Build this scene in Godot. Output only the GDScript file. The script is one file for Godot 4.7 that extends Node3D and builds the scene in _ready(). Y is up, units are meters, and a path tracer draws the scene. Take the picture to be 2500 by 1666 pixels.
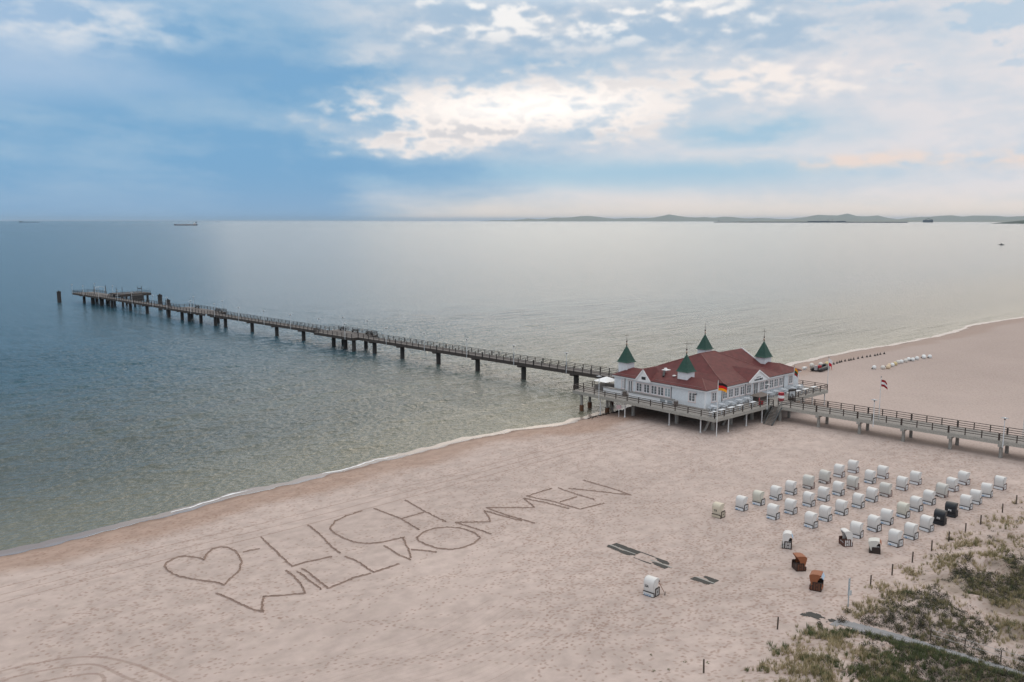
extends Node3D
# x runs along the shore, -z out to sea, metres. The origin lies under the south-west corner of the pavilion's eaves.

const EYE := Vector3(-121.05, 36.0, 85.75)
const HEADING := 41.73
const SAND := 0.9
const DECK := 3.8

var rng := RandomNumberGenerator.new()
var lumps := FastNoiseLite.new()
var broad := FastNoiseLite.new()
var fine := FastNoiseLite.new()
var cloud_a := FastNoiseLite.new()
var cloud_b := FastNoiseLite.new()
var cloud_c := FastNoiseLite.new()
var mats := {}
var counts := {}
var shore_x: PackedFloat32Array
var shore_b: PackedFloat32Array


# ---------------------------------------------------------------- mesh helper
class MB:
	var v := PackedVector3Array()
	var n := PackedVector3Array()
	var c := PackedColorArray()
	var uv := PackedVector2Array()
	var col := Color.WHITE
	var tinted := false

	func tri(a: Vector3, b: Vector3, d: Vector3, out: Vector3) -> void:
		var nn := (d - a).cross(b - a)
		if nn.dot(out) < 0.0:
			var t := b
			b = d
			d = t
			nn = -nn
		nn = nn.normalized()
		v.append(a); v.append(b); v.append(d)
		n.append(nn); n.append(nn); n.append(nn)
		c.append(col); c.append(col); c.append(col)

	func trin(a: Vector3, b: Vector3, d: Vector3, na: Vector3, nb: Vector3, nd: Vector3) -> void:
		var nn := (d - a).cross(b - a)
		if nn.dot(na + nb + nd) < 0.0:
			v.append(a); v.append(d); v.append(b)
			n.append(na); n.append(nd); n.append(nb)
		else:
			v.append(a); v.append(b); v.append(d)
			n.append(na); n.append(nb); n.append(nd)
		c.append(col); c.append(col); c.append(col)

	func quad(a: Vector3, b: Vector3, d: Vector3, e: Vector3, out: Vector3) -> void:
		tri(a, b, d, out)
		tri(a, d, e, out)

	func quadn(a: Vector3, b: Vector3, d: Vector3, e: Vector3, na: Vector3, nb: Vector3, nd: Vector3, ne: Vector3) -> void:
		trin(a, b, d, na, nb, nd)
		trin(a, d, e, na, nd, ne)

	func boxt(t: Transform3D, s: Vector3) -> void:
		var h := s * 0.5
		for k in 3:
			var ax := Vector3.ZERO
			ax[k] = 1.0
			var p := Vector3.ZERO
			p[(k + 1) % 3] = h[(k + 1) % 3]
			var q := Vector3.ZERO
			q[(k + 2) % 3] = h[(k + 2) % 3]
			for sgn in [-1.0, 1.0]:
				var m: Vector3 = ax * h[k] * sgn
				quad(t * (m - p - q), t * (m + p - q), t * (m + p + q), t * (m - p + q), t.basis * (ax * sgn))

	func bx(x0: float, x1: float, y0: float, y1: float, z0: float, z1: float) -> void:
		boxt(Transform3D(Basis(), Vector3((x0 + x1) / 2, (y0 + y1) / 2, (z0 + z1) / 2)), Vector3(absf(x1 - x0), absf(y1 - y0), absf(z1 - z0)))

	func beam(p: Vector3, q: Vector3, w: float, h: float) -> void:
		var f := (q - p).normalized()
		var up := Vector3.UP if absf(f.y) < 0.95 else Vector3.RIGHT
		var r := up.cross(f).normalized()
		up = f.cross(r)
		boxt(Transform3D(Basis(r, up, f), (p + q) / 2), Vector3(w, h, p.distance_to(q)))

	func cyl(p: Vector3, q: Vector3, r0: float, r1: float, seg := 8, caps := true) -> void:
		var f := (q - p).normalized()
		var r := (Vector3.UP if absf(f.y) < 0.95 else Vector3.RIGHT).cross(f).normalized()
		var u := f.cross(r)
		for i in seg:
			var a := TAU * i / seg
			var b := TAU * (i + 1) / seg
			var da := r * cos(a) + u * sin(a)
			var db := r * cos(b) + u * sin(b)
			quadn(p + da * r0, p + db * r0, q + db * r1, q + da * r1, da, db, db, da)
			if caps:
				if r0 > 0.0:
					tri(p, p + da * r0, p + db * r0, -f)
				if r1 > 0.0:
					tri(q, q + da * r1, q + db * r1, f)

	func ball(o: Vector3, r: float, seg := 8, sy := 1.0) -> void:
		var rings := seg / 2
		for j in rings:
			for i in seg:
				var p := []
				for k in [[i, j], [i + 1, j], [i + 1, j + 1], [i, j + 1]]:
					var th: float = PI * k[1] / rings
					var ph: float = TAU * k[0] / seg
					p.append(Vector3(sin(th) * cos(ph), cos(th), sin(th) * sin(ph)))
				var s := Vector3(r, r * sy, r)
				quadn(o + p[0] * s, o + p[1] * s, o + p[2] * s, o + p[3] * s, p[0], p[1], p[2], p[3])

	# a flat outline (x, y) pushed from z0 to z1
	func prism(pts: PackedVector2Array, z0: float, z1: float, t := Transform3D()) -> void:
		var ids := Geometry2D.triangulate_polygon(pts)
		for i in range(0, ids.size(), 3):
			for z in [z0, z1]:
				var out := Vector3(0, 0, -1) if (z == z0) == (z0 < z1) else Vector3(0, 0, 1)
				var pp := []
				for k in 3:
					pp.append(t * Vector3(pts[ids[i + k]].x, pts[ids[i + k]].y, z))
				tri(pp[0], pp[1], pp[2], t.basis * out)
		var area := 0.0
		for i in pts.size():
			area += pts[i].cross(pts[(i + 1) % pts.size()])
		for i in pts.size():
			var a := pts[i]
			var b := pts[(i + 1) % pts.size()]
			var e := (b - a)
			var o2 := Vector2(e.y, -e.x) * signf(area)
			quad(t * Vector3(a.x, a.y, z0), t * Vector3(b.x, b.y, z0), t * Vector3(b.x, b.y, z1), t * Vector3(a.x, a.y, z1), t.basis * Vector3(o2.x, o2.y, 0))

	func mesh() -> ArrayMesh:
		var arr := []
		arr.resize(Mesh.ARRAY_MAX)
		arr[Mesh.ARRAY_VERTEX] = v
		arr[Mesh.ARRAY_NORMAL] = n
		if tinted:
			arr[Mesh.ARRAY_COLOR] = c
		if uv.size() == v.size():
			arr[Mesh.ARRAY_TEX_UV] = uv
		var m := ArrayMesh.new()
		m.add_surface_from_arrays(Mesh.PRIMITIVE_TRIANGLES, arr)
		return m


# ---------------------------------------------------------------- naming
func numbered(called: String) -> String:
	if not counts.has(called):
		counts[called] = 0
		return called
	counts[called] += 1
	return "%s_%03d" % [called, counts[called]]


func tag(o: Node, label: String, category: String, group := "") -> void:
	o.set_meta("label", label)
	o.set_meta("category", category)
	if group:
		o.set_meta("group", group)


func thing(called: String, label: String, category: String, at := Vector3.ZERO, turn := 0.0, group := "") -> Node3D:
	var o := Node3D.new()
	o.name = numbered(called)
	add_child(o)
	o.position = at
	o.rotation.y = turn
	tag(o, label, category, group)
	return o


func obj(called: String, mb, m: Material, parent: Node = null) -> MeshInstance3D:
	var o := MeshInstance3D.new()
	o.mesh = mb.mesh() if mb is MB else mb
	o.material_override = m
	if parent == null:
		o.name = numbered(called)
		add_child(o)
	else:
		o.name = called
		var k := 0
		while parent.has_node(NodePath(String(o.name))):
			k += 1
			o.name = "%s_%03d" % [called, k]
		parent.add_child(o)
	return o


func struct(called: String, mb, m: Material) -> MeshInstance3D:
	var o := obj(called, mb, m)
	o.set_meta("kind", "structure")
	return o


func copy_of(o: Node3D, at: Vector3, turn: float, label: String) -> Node3D:
	var r: Node3D = o.duplicate()
	r.name = numbered(String(o.name).rstrip("0123456789").trim_suffix("_"))
	add_child(r)
	r.position = at
	r.rotation.y = turn
	r.set_meta("label", label)
	return r


# ---------------------------------------------------------------- materials
func mat(r: float, g: float, b: float, rough := 0.7, metal := 0.0) -> StandardMaterial3D:
	var key := "%f %f %f %f %f" % [r, g, b, rough, metal]
	if not mats.has(key):
		var m := StandardMaterial3D.new()
		m.albedo_color = Color(r, g, b).linear_to_srgb()
		m.roughness = rough
		m.metallic = metal
		mats[key] = m
	return mats[key]


func noise_tex(freq: float, size: int, lo: float, hi: float, sd: int, octaves := 4) -> NoiseTexture2D:
	var f := FastNoiseLite.new()
	f.seed = sd
	f.noise_type = FastNoiseLite.TYPE_SIMPLEX_SMOOTH
	f.frequency = freq
	f.fractal_octaves = octaves
	var t := NoiseTexture2D.new()
	t.width = size
	t.height = size
	t.seamless = true
	t.noise = f
	var g := Gradient.new()
	g.set_color(0, Color(lo, lo, lo))
	g.set_color(1, Color(hi, hi, hi))
	t.color_ramp = g
	return t


# weathered: the base colour broken up by stains, in the object's own axes
func worn(r: float, g: float, b: float, rough: float, tex: Texture2D, scale: float) -> StandardMaterial3D:
	var m := StandardMaterial3D.new()
	m.albedo_color = Color(r, g, b).linear_to_srgb()
	m.roughness = rough
	m.albedo_texture = tex
	m.uv1_triplanar = true
	m.uv1_world_triplanar = true
	m.uv1_scale = Vector3.ONE * scale
	return m


# ---------------------------------------------------------------- terrain
func shoreline(x: float) -> float:
	var k := clampi(shore_x.bsearch(x), 1, shore_x.size() - 1)
	var t := clampf((x - shore_x[k - 1]) / (shore_x[k] - shore_x[k - 1]), 0.0, 1.0)
	return lerpf(shore_b[k - 1], shore_b[k], t) + 0.45 * fine.get_noise_2d(x * 2.2, 7.0) + 0.35 * sin(x * 0.31) * sin(x * 0.13 + 1.0)


func inland(x: float, z: float) -> float:
	return shoreline(x) + z


func ground(x: float, z: float) -> float:
	var d := inland(x, z)
	if d < 0.0:
		return maxf(d * 0.07, -3.0)
	var y := SAND * (1.0 - exp(-d / 6.0)) + 0.05 * smoothstep(6.0, 14.0, d) * lumps.get_noise_2d(x * 1.6, z * 1.6)
	if z > 47.0 and x < 30.0:
		var up := smoothstep(49.6, 57.0, z)
		var gap := smoothstep(1.3, 4.2, absf(x - path_x(z))) if x > path_x(z) else smoothstep(0.7, 2.6, absf(x - path_x(z)))
		y += up * (0.25 + gap * (0.75 + 1.1 * lumps.get_noise_2d(x * 1.1 + 40.0, z * 1.1) + 0.5 * lumps.get_noise_2d(x * 3.0, z * 3.0)))
		y += smoothstep(62.0, 100.0, z) * gap * 3.0
	return y


func path_x(z: float) -> float:
	return lerpf(-52.5, -50.3, clampf((z - 48.0) / 18.0, 0.0, 3.0))


func on_ground(x: float, z: float) -> Vector3:
	return Vector3(x, ground(x, z), z)


# a point at sea, by bearing from the photographer's heading and distance
func far_at(bearing: float, dist: float) -> Vector3:
	var a := deg_to_rad(HEADING + bearing)
	return Vector3(EYE.x + dist * sin(a), 0.0, EYE.z - dist * cos(a))


# ---------------------------------------------------------------- sky
func sky_srgb(az: float, el: float) -> Vector3:
	# az: degrees to the right of the heading, el: degrees above the horizon
	var ar := deg_to_rad(az)
	var er := deg_to_rad(maxf(el, 0.0))
	var k := 1.0 / (sin(er) + 0.12)
	var px := sin(ar) * cos(er) * k
	var py := cos(ar) * cos(er) * k
	# na: broad banks, nb: long streaks, nc: mottling seen from below, nd and ne: wisps
	var na := cloud_a.get_noise_2d(px * 120.0, py * 80.0)
	var nb := cloud_b.get_noise_2d(az * 3.0 + el * 4.0 + 300.0, el * 13.0 - az * 0.8)
	var nc := cloud_c.get_noise_2d(px * 330.0 + 90.0, py * 260.0)
	var nd := cloud_b.get_noise_2d(az * 8.5 + el * 6.0 - 200.0, el * 25.0 - az * 2.2 + 500.0)
	var ne := cloud_c.get_noise_2d(az * 52.0 + el * 40.0, el * 135.0 - az * 12.0 + 700.0)
	# left: deep blue cloud bank, right: pale pink haze
	var right := smoothstep(-15.0, 6.0, az + na * 7.0 + nb * 6.0)
	var blue := Vector3(122, 168, 206).lerp(Vector3(160, 189, 214), clampf(0.25 + na * 0.7 + nb * 0.75 + nd * 0.3 + ne * 0.16, 0.0, 1.0))
	# the darkest bank hangs high left of the middle
	blue = blue.lerp(Vector3(116, 163, 204), 0.7 * exp(-pow((az + 18.5) / 7.5, 2.0) - pow((el - 9.6 + nb * 1.2) / 1.5, 2.0)))
	blue = blue.lerp(Vector3(170, 194, 221), clampf(smoothstep(-17.0, -30.0, az + nb * 6.0) * smoothstep(5.5, 8.5, el) * 0.8, 0.0, 1.0))
	blue = blue.lerp(Vector3(172, 197, 223), clampf(smoothstep(11.5, 14.0, el + nb * 1.5) * 0.5, 0.0, 1.0))
	var veil := exp(-pow((az + 26.5) / 6.5, 2.0) - pow((el - 11.3) / 1.5, 2.0))
	blue = blue.lerp(Vector3(216, 222, 230), clampf(veil * (0.5 + nd * 1.5 + ne * 0.9), 0.0, 0.9))
	blue = blue.lerp(Vector3(140, 173, 205), 0.85 * exp(-pow(el / 2.2, 2.0)))
	var pink := Vector3(190, 206, 221).lerp(Vector3(226, 223, 226), clampf(0.64 + na * 0.5 + nb * 0.7 + nd * 0.4 + ne * 0.3 + smoothstep(9.0, 24.0, az) * 0.2, 0.0, 1.0))
	# blue streaks low on the right
	pink = pink.lerp(Vector3(168, 199, 220), clampf(0.95 * exp(-pow((el - 5.5 - (az - 12.0) * 0.03 + nb) / 0.75, 2.0)) * smoothstep(8.0, 13.0, az) * smoothstep(26.0, 16.0, az) * (1.0 + nd), 0.0, 1.0))
	pink = pink.lerp(Vector3(166, 200, 221), clampf(0.9 * exp(-pow((el - 2.9 + nb * 0.4 + nd * 0.2) / 0.95, 2.0)) * smoothstep(32.0, 10.0, az), 0.0, 1.0))
	pink = pink.lerp(Vector3(240, 220, 209), clampf(1.1 * exp(-pow((el - 3.6 + nb * 0.4) / 0.55, 2.0)) * smoothstep(10.0, 22.0, az) * (0.45 + nd * 1.4 + ne * 0.7), 0.0, 0.85))
	pink = pink.lerp(Vector3(176, 200, 221), clampf(smoothstep(0.10, 0.34, nd + ne * 0.25) * smoothstep(7.0, 9.5, el) * smoothstep(10.0, 17.0, az) * 0.75, 0.0, 1.0))
	var c := blue.lerp(pink, right)
	# ragged grey roof over the bright gap, with bright holes
	var roof := smoothstep(8.9, 10.3, el + nb * 1.3 + nd * 0.8 - absf(az - 2.0) * 0.03) * smoothstep(-13.0, -5.0, az + nd * 4.0) * smoothstep(26.0, 13.0, az + nd * 8.0)
	var grey := Vector3(166, 190, 213).lerp(Vector3(210, 216, 224), clampf(0.45 + nd * 0.9 + nc * 0.7 + ne * 0.8, 0.0, 1.0))
	grey = grey.lerp(Vector3(256, 252, 248), clampf(0.9 * smoothstep(-0.02, 0.42, nc * 0.8 + ne * 0.8 + nd * 0.35 - 0.02) * smoothstep(10.3, 12.2, el) * smoothstep(-10.0, -3.0, az) * smoothstep(22.0, 11.0, az), 0.0, 1.0))
	c = c.lerp(grey, 0.9 * roof)
	# the bright gap in front of the sun, with a tail to the right
	var gx := (az - 0.5 + nd * 1.6) / 11.0
	var gy := (el - 6.9 - az * 0.045 + nb * 0.8 + nd * 0.5) / 2.15
	var gap := exp(-pow(absf(gx), 3.4) - pow(absf(gy), 2.8))
	var tail := 0.7 * exp(-pow((az - 15.0) / 8.0, 2.0) - pow((el - 8.6 + nb * 0.8) / 1.5, 2.0))
	var lit := smoothstep(0.12, 0.62, maxf(gap, tail) * 0.8 + (nd * 0.55 + ne * 0.55) * (0.35 + maxf(gap, tail)) - 0.06)
	c = c.lerp(Vector3(250, 240, 234), lit * 0.95)
	var core := exp(-pow((az - 1.2) / 6.2, 2.0) - pow((el - 7.2 - az * 0.03) / 1.05, 2.0)) * (1.0 + ne * 0.7 + nd * 0.5)
	c = c.lerp(Vector3(276, 269, 262), clampf(core, 0.0, 1.0))
	# grey wisps and small clouds inside the gap
	c = c.lerp(Vector3(206, 207, 212), clampf(smoothstep(0.03, 0.3, nd * 0.5 + ne * 0.8) * gap * (0.25 + 0.7 * exp(-pow((el - 5.6) / 0.7, 2.0)) + 0.6 * exp(-pow((el - 8.9) / 0.7, 2.0))), 0.0, 0.8))
	# the cream band on the horizon
	var band := exp(-pow(el / 1.4, 2.0)) * smoothstep(-13.0, -1.0, az + nb * 3.0) * smoothstep(75.0, 25.0, az)
	c = c.lerp(Vector3(244, 228, 213), band * 0.95)
	return c


func sky_linear(az: float, el: float) -> Color:
	# beyond the camera's view the same cloud deck goes on: blue-grey bank on the left, bright thin cloud above the sun,
	# and, as overcast skies are, brightest overhead
	var s := sky_srgb(clampf(az, -48.0, 48.0), minf(el, 26.0)) / 255.0
	var lin := Vector3(pow(s.x, 2.2), pow(s.y, 2.2), pow(s.z, 2.2))
	var n := 1.0 + 0.25 * cloud_a.get_noise_2d(sin(deg_to_rad(az)) * cos(deg_to_rad(el)) * 90.0, cos(deg_to_rad(az)) * cos(deg_to_rad(el)) * 90.0)
	var side := smoothstep(-17.0, 4.0, az) * smoothstep(75.0, 35.0, az)
	var mid := Vector3(0.25, 0.40, 0.57).lerp(Vector3(1.55, 1.42, 1.28), side)
	mid = mid.lerp(Vector3(0.72, 0.76, 0.82), smoothstep(40.0, 110.0, absf(az)))
	lin = lin.lerp(mid * n, smoothstep(13.0, 19.0, el))
	lin = lin.lerp(Vector3(0.62, 0.67, 0.75) * n * lerpf(0.85, 1.2, smoothstep(0.0, 35.0, el)), smoothstep(40.0, 110.0, absf(az)) * smoothstep(19.0, 10.0, el))
	lin = lin.lerp(Vector3(1.40, 1.37, 1.34) * n, smoothstep(lerpf(34.0, 24.0, side), 62.0, el))
	# the sun's bright halo behind thin cloud, just over the top of the picture
	lin += Vector3(2.9, 2.45, 1.95) * exp(-pow((az - 2.5) / 10.5, 2.0) - pow((el - 20.0) / 8.0, 2.0)) * smoothstep(12.8, 17.5, el) * n
	return Color(lin.x, lin.y, lin.z)


func make_sky() -> Image:
	cloud_a.seed = 11; cloud_a.frequency = 0.006; cloud_a.fractal_octaves = 6; cloud_a.noise_type = FastNoiseLite.TYPE_SIMPLEX_SMOOTH
	cloud_a.domain_warp_enabled = true; cloud_a.domain_warp_amplitude = 40.0; cloud_a.domain_warp_frequency = 0.008
	cloud_b.seed = 23; cloud_b.frequency = 0.016; cloud_b.fractal_octaves = 6; cloud_b.noise_type = FastNoiseLite.TYPE_SIMPLEX_SMOOTH
	cloud_b.domain_warp_enabled = true; cloud_b.domain_warp_amplitude = 22.0; cloud_b.domain_warp_frequency = 0.02
	cloud_c.seed = 37; cloud_c.frequency = 0.008; cloud_c.fractal_octaves = 6; cloud_c.noise_type = FastNoiseLite.TYPE_SIMPLEX_SMOOTH
	cloud_c.domain_warp_enabled = true; cloud_c.domain_warp_amplitude = 30.0; cloud_c.domain_warp_frequency = 0.01
	var w := 512
	var im := Image.create(w, w / 2, false, Image.FORMAT_RGBF)
	for j in w / 2:
		var el := 90.0 - 180.0 * (j + 0.5) / (w / 2)
		for i in w:
			var az := wrapf(360.0 * (i + 0.5) / w - HEADING, -180.0, 180.0)
			im.set_pixel(i, j, sky_linear(az, el) if el > -1.0 else Color(0.35, 0.37, 0.4))
	im.resize(4096, 2048, Image.INTERPOLATE_BILINEAR)
	var step := 360.0 / 4096.0
	for j in range(int(1024 - 19.0 / step), 1030):
		var el := 90.0 - step * (j + 0.5)
		for i in range(int((HEADING - 42.0) / step) + 1, int((HEADING + 42.0) / step)):
			var az := step * (i + 0.5) - HEADING
			im.set_pixel(posmod(i, 4096), j, sky_linear(az, el))
	return im


# ================================================================ scene
func _ready() -> void:
	rng.seed = 4711
	lumps.seed = 5; lumps.frequency = 0.08; lumps.fractal_octaves = 3
	broad.seed = 8; broad.frequency = 0.02; broad.fractal_octaves = 4
	fine.seed = 9; fine.frequency = 0.12; fine.fractal_octaves = 3
	shore_x = PackedFloat32Array([-1500, -400, -160, -103, -96.8, -89.6, -83, -76.6, -68.3, -60.2, -46.3, -33.7, -22.9, -16.7, -10.2, -5.2, -0.5, 35, 72.7, 92.4, 109.7, 130.5, 151.4, 178.8, 193.8, 234, 330, 600, 1200, 3000])
	shore_b = PackedFloat32Array([-60, 0, 14, 17.8, 17.3, 18.4, 18.9, 20.2, 19.8, 20.6, 22, 22.7, 21.7, 20.2, 20.3, 21.1, 20.8, 23.5, 26.5, 27.3, 26.9, 25.1, 24.4, 25.5, 28.6, 25.3, 27, 45, 140, 700])

	# camera
	var cam := Camera3D.new()
	cam.name = "camera"
	cam.fov = 43.27
	cam.near = 0.5
	cam.far = 250000.0
	cam.position = EYE
	cam.rotation_degrees = Vector3(-7.996, -HEADING, 0)
	add_child(cam)
	cam.current = true
	# sky and air
	var env := Environment.new()
	env.background_mode = Environment.BG_SKY
	var psm := PanoramaSkyMaterial.new()
	psm.panorama = ImageTexture.create_from_image(make_sky())
	env.sky = Sky.new()
	env.sky.sky_material = psm
	env.tonemap_mode = Environment.TONE_MAPPER_LINEAR
	env.tonemap_exposure = 1.0
	env.sdfgi_enabled = true
	env.ssao_enabled = true
	env.ssil_enabled = true
	env.fog_enabled = true
	env.fog_density = 0.000015
	env.fog_light_color = Color(0.76, 0.88, 0.98)
	var we := WorldEnvironment.new()
	we.name = "environment"
	we.environment = env
	add_child(we)
	# veiled sun, low over the sea
	var sun := DirectionalLight3D.new()
	sun.name = "sun"
	sun.light_energy = 0.15
	sun.light_angular_distance = 64.0
	sun.light_color = Color(1.0, 0.92, 0.82)
	sun.shadow_enabled = true
	sun.rotation_degrees = Vector3(-20.0, 180.0 - HEADING - 8.0, 0)
	add_child(sun)

	build_ground()
	build_sea()
	build_far_shore()
	build_pavilion()
	build_platform()
	build_walkway()
	build_pier()
	build_terrace()
	build_flags()
	build_baskets()
	build_writing()
	build_beach_things()
	build_dunes()
	build_boats()


# ---------------------------------------------------------------- beach and sea
func lines(parts: Array) -> PackedFloat32Array:
	# [from, to, step] runs one after another
	var out := PackedFloat32Array()
	for p in parts:
		var x: float = p[0]
		while x < p[1] - 0.001:
			out.append(x)
			x += p[2]
	out.append(parts[parts.size() - 1][1])
	return out


func stamp_set(length: float, width: float, color: Color, strength: float) -> Array:
	# one print in sand at sixteen turns: a pit, its shade and damper sand painted darker, pixels 6.25 by 4.7 cm
	var out := []
	for k in 16:
		var a := PI * k / 16.0
		var im := Image.create(12, 14, false, Image.FORMAT_RGBA8)
		for j in 14:
			for i in 12:
				var p := Vector2((i - 5.5) * 0.0625, (j - 6.5) * 0.0469).rotated(-a)
				var r := Vector2(p.x / length, p.y / width).length()
				im.set_pixel(i, j, Color(color.r, color.g, color.b, strength * smoothstep(1.0, 0.45, r)))
		out.append(im)
	return out


func rim_set(length: float, width: float) -> Array:
	var out := []
	for k in 16:
		var a := PI * k / 16.0
		var im := Image.create(14, 16, false, Image.FORMAT_RGBA8)
		for j in 16:
			for i in 14:
				var p := Vector2((i - 6.5) * 0.0625, (j - 7.5) * 0.0469).rotated(-a)
				var r := Vector2(p.x / length, p.y / width).length()
				if r < 0.85:
					im.set_pixel(i, j, Color(0.18, 0.18, 0.18, smoothstep(0.95, 0.4, r)))
				else:
					im.set_pixel(i, j, Color(0.86, 0.86, 0.86, 0.7 * smoothstep(1.7, 1.1, r)))
		out.append(im)
	return out


func site_px(p: Vector2) -> Vector2i:
	return Vector2i(int((p.x + 112.0) / 128.0 * 2048.0), int((p.y + 30.0) / 96.0 * 2048.0))


func print_at(alb: Image, hei: Image, pits: Array, rims: Array, p: Vector2, a: float) -> void:
	if p.x < -111.0 or p.x > 15.0 or p.y < -29.0 or p.y > 65.0:
		return
	var k := int(fposmod(a, PI) / PI * 16.0) % 16
	var q := site_px(p)
	alb.blend_rect(pits[k], Rect2i(0, 0, 12, 14), q - Vector2i(6, 7))
	hei.blend_rect(rims[k], Rect2i(0, 0, 14, 16), q - Vector2i(7, 8))


func sand_images(freq: float, sd: int) -> Array:
	var f := FastNoiseLite.new()
	f.seed = sd
	f.noise_type = FastNoiseLite.TYPE_SIMPLEX_SMOOTH
	f.frequency = freq
	f.fractal_octaves = 5
	f.fractal_gain = 0.62
	var base := f.get_seamless_image(2048, 2048)
	base.convert(Image.FORMAT_RGBA8)
	var hei: Image = base.duplicate()
	hei.adjust_bcs(1.0, 0.4, 1.0)
	var alb: Image = base.duplicate()
	alb.adjust_bcs(1.0, 0.075, 1.0)
	alb.adjust_bcs(1.9, 1.0, 1.0)
	return [alb, hei]


func build_ground() -> void:
	# the trodden beach in front: prints, wheel tracks and raked lines are pressed into its relief
	var pair := sand_images(0.02, 61)
	var alb: Image = pair[0]
	var hei: Image = pair[1]
	var pits := stamp_set(0.21, 0.13, Color(0.72, 0.66, 0.63), 0.42)
	var soft := stamp_set(0.25, 0.17, Color(0.76, 0.70, 0.67), 0.3)
	var rims := rim_set(0.20, 0.12)
	for i in 36000:
		var p := Vector2(rng.randf_range(-111, 15), rng.randf_range(-29, 64))
		var busy := 0.5 + 1.5 * broad.get_noise_2d(p.x * 1.5 + 300.0, p.y * 2.2)
		busy += 0.45 * smoothstep(-70.0, -55.0, p.x)
		busy -= 0.7 * smoothstep(20.0, 26.0, p.y) * smoothstep(-70.0, -84.0, p.x)
		if inland(p.x, p.y) < 2.0 or rng.randf() > busy:
			continue
		print_at(alb, hei, soft if rng.randf() < 0.6 else pits, rims, p, rng.randfn(0.35, 0.7))
	for i in 95:
		var p := Vector2(rng.randf_range(-111, 0), rng.randf_range(-12, 60))
		if i < 40:
			p = Vector2(rng.randf_range(-111, -60), rng.randf_range(16, 50))
		var a := rng.randfn(0.3, 0.35)
		if i % 7 == 0:
			a += PI / 2
		for k in 130:
			a += rng.randfn(0.0, 0.05)
			p += Vector2(cos(a), sin(a)) * 0.62
			var side := 0.13 if k % 2 == 0 else -0.13
			if inland(p.x, p.y) < 1.5:
				break
			print_at(alb, hei, pits, rims, p + Vector2(-sin(a), cos(a)) * side, a)
	# wheel tracks along the shore, a turning circle at the lower left, raked arcs
	var runs := []
	for z0 in [-6.6, -4.6, -2.6]:
		runs.append([Vector2(-112, z0 + 0.3), Vector2(-90, z0), Vector2(-75, z0 + 0.5), Vector2(-50, z0 - 0.2), Vector2(-20, z0 - 1.2), Vector2(12, z0 - 2.8), 0.24, 0.6])
	for r in [6.4, 8.3, 9.9]:
		runs.append([Vector2(-111.5, 21.5 - r), Vector2(-107.5, 21.8 - r), Vector2(-103.6 + r * 0.02, 23.5 - r), Vector2(-109 + r * 0.83, 25.0 - r * 0.75), Vector2(-109 + r, 24.0), Vector2(-109 + r * 0.95, 28.0), 0.32, 0.4])
	for r in 17:
		var o := r * 0.62
		runs.append([Vector2(-98, 25 + o * 1.5), Vector2(-92, 26.6 + o * 1.2), Vector2(-87, 28 + o), Vector2(-82, 29.0 + o), Vector2(-78, 28.8 + o), Vector2(-72, 27.5 + o), 0.1, 0.22 + 0.25 * float(r % 5 == 0)])
	for run in runs:
		var w: float = run[6]
		var mark := Image.create(maxi(2, int(w * 16)), maxi(2, int(w * 21)), false, Image.FORMAT_RGBA8)
		mark.fill(Color(0.69, 0.63, 0.60, 0.30 * run[7]))
		var dent := mark.duplicate()
		dent.fill(Color(0.22, 0.22, 0.22, 0.32 * run[7]))
		for k in range(0, 5):
			var p0: Vector2 = run[maxi(k - 1, 0)]
			var p1: Vector2 = run[k]
			var p2: Vector2 = run[k + 1]
			var p3: Vector2 = run[mini(k + 2, 5)]
			var steps := int(p1.distance_to(p2) / 0.09)
			for s in steps:
				var q := p1.cubic_interpolate(p2, p0, p3, float(s) / steps)
				var at := site_px(q)
				if Rect2i(0, 0, 2040, 2040).has_point(at):
					alb.blend_rect(mark, Rect2i(Vector2i.ZERO, mark.get_size()), at)
					hei.blend_rect(dent, Rect2i(Vector2i.ZERO, mark.get_size()), at)
	var near_mat := StandardMaterial3D.new()
	near_mat.vertex_color_use_as_albedo = true
	near_mat.albedo_texture = ImageTexture.create_from_image(alb)
	near_mat.roughness = 0.95
	near_mat.metallic_specular = 0.2
	near_mat.heightmap_enabled = true
	near_mat.heightmap_texture = ImageTexture.create_from_image(hei)
	near_mat.heightmap_scale = 2.6
	# the rest of the beach: the same sand with prints strewn evenly, repeating every 37 m
	var pair2 := sand_images(0.03, 77)
	var alb2: Image = pair2[0]
	var hei2: Image = pair2[1]
	alb2.resize(1024, 1024)
	hei2.resize(1024, 1024)
	for i in 2600:
		var q := Vector2i(rng.randi_range(0, 1008), rng.randi_range(0, 1006))
		var k := rng.randi_range(0, 4)
		alb2.blend_rect(soft[k], Rect2i(0, 0, 12, 14), q)
		hei2.blend_rect(rims[k], Rect2i(0, 0, 14, 16), q)
	var far_mat := StandardMaterial3D.new()
	far_mat.vertex_color_use_as_albedo = true
	far_mat.albedo_texture = ImageTexture.create_from_image(alb2)
	far_mat.roughness = 0.95
	far_mat.metallic_specular = 0.2
	far_mat.heightmap_enabled = true
	far_mat.heightmap_texture = ImageTexture.create_from_image(hei2)
	far_mat.heightmap_scale = 2.2
	far_mat.uv1_triplanar = true
	far_mat.uv1_world_triplanar = true
	far_mat.uv1_scale = Vector3.ONE / 37.0

	var xs := lines([[-3000, -600, 400], [-600, -200, 40], [-200, -112, 4], [-112, 16, 0.5], [16, 130, 2], [130, 430, 6], [430, 3000, 60]])
	var zs := lines([[-900, -70, 15], [-70, -30, 2], [-30, 66, 0.5], [66, 110, 2], [110, 800, 30]])
	var nx := xs.size()
	var nz := zs.size()
	var hv := PackedFloat32Array()
	hv.resize(nx * nz)
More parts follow.
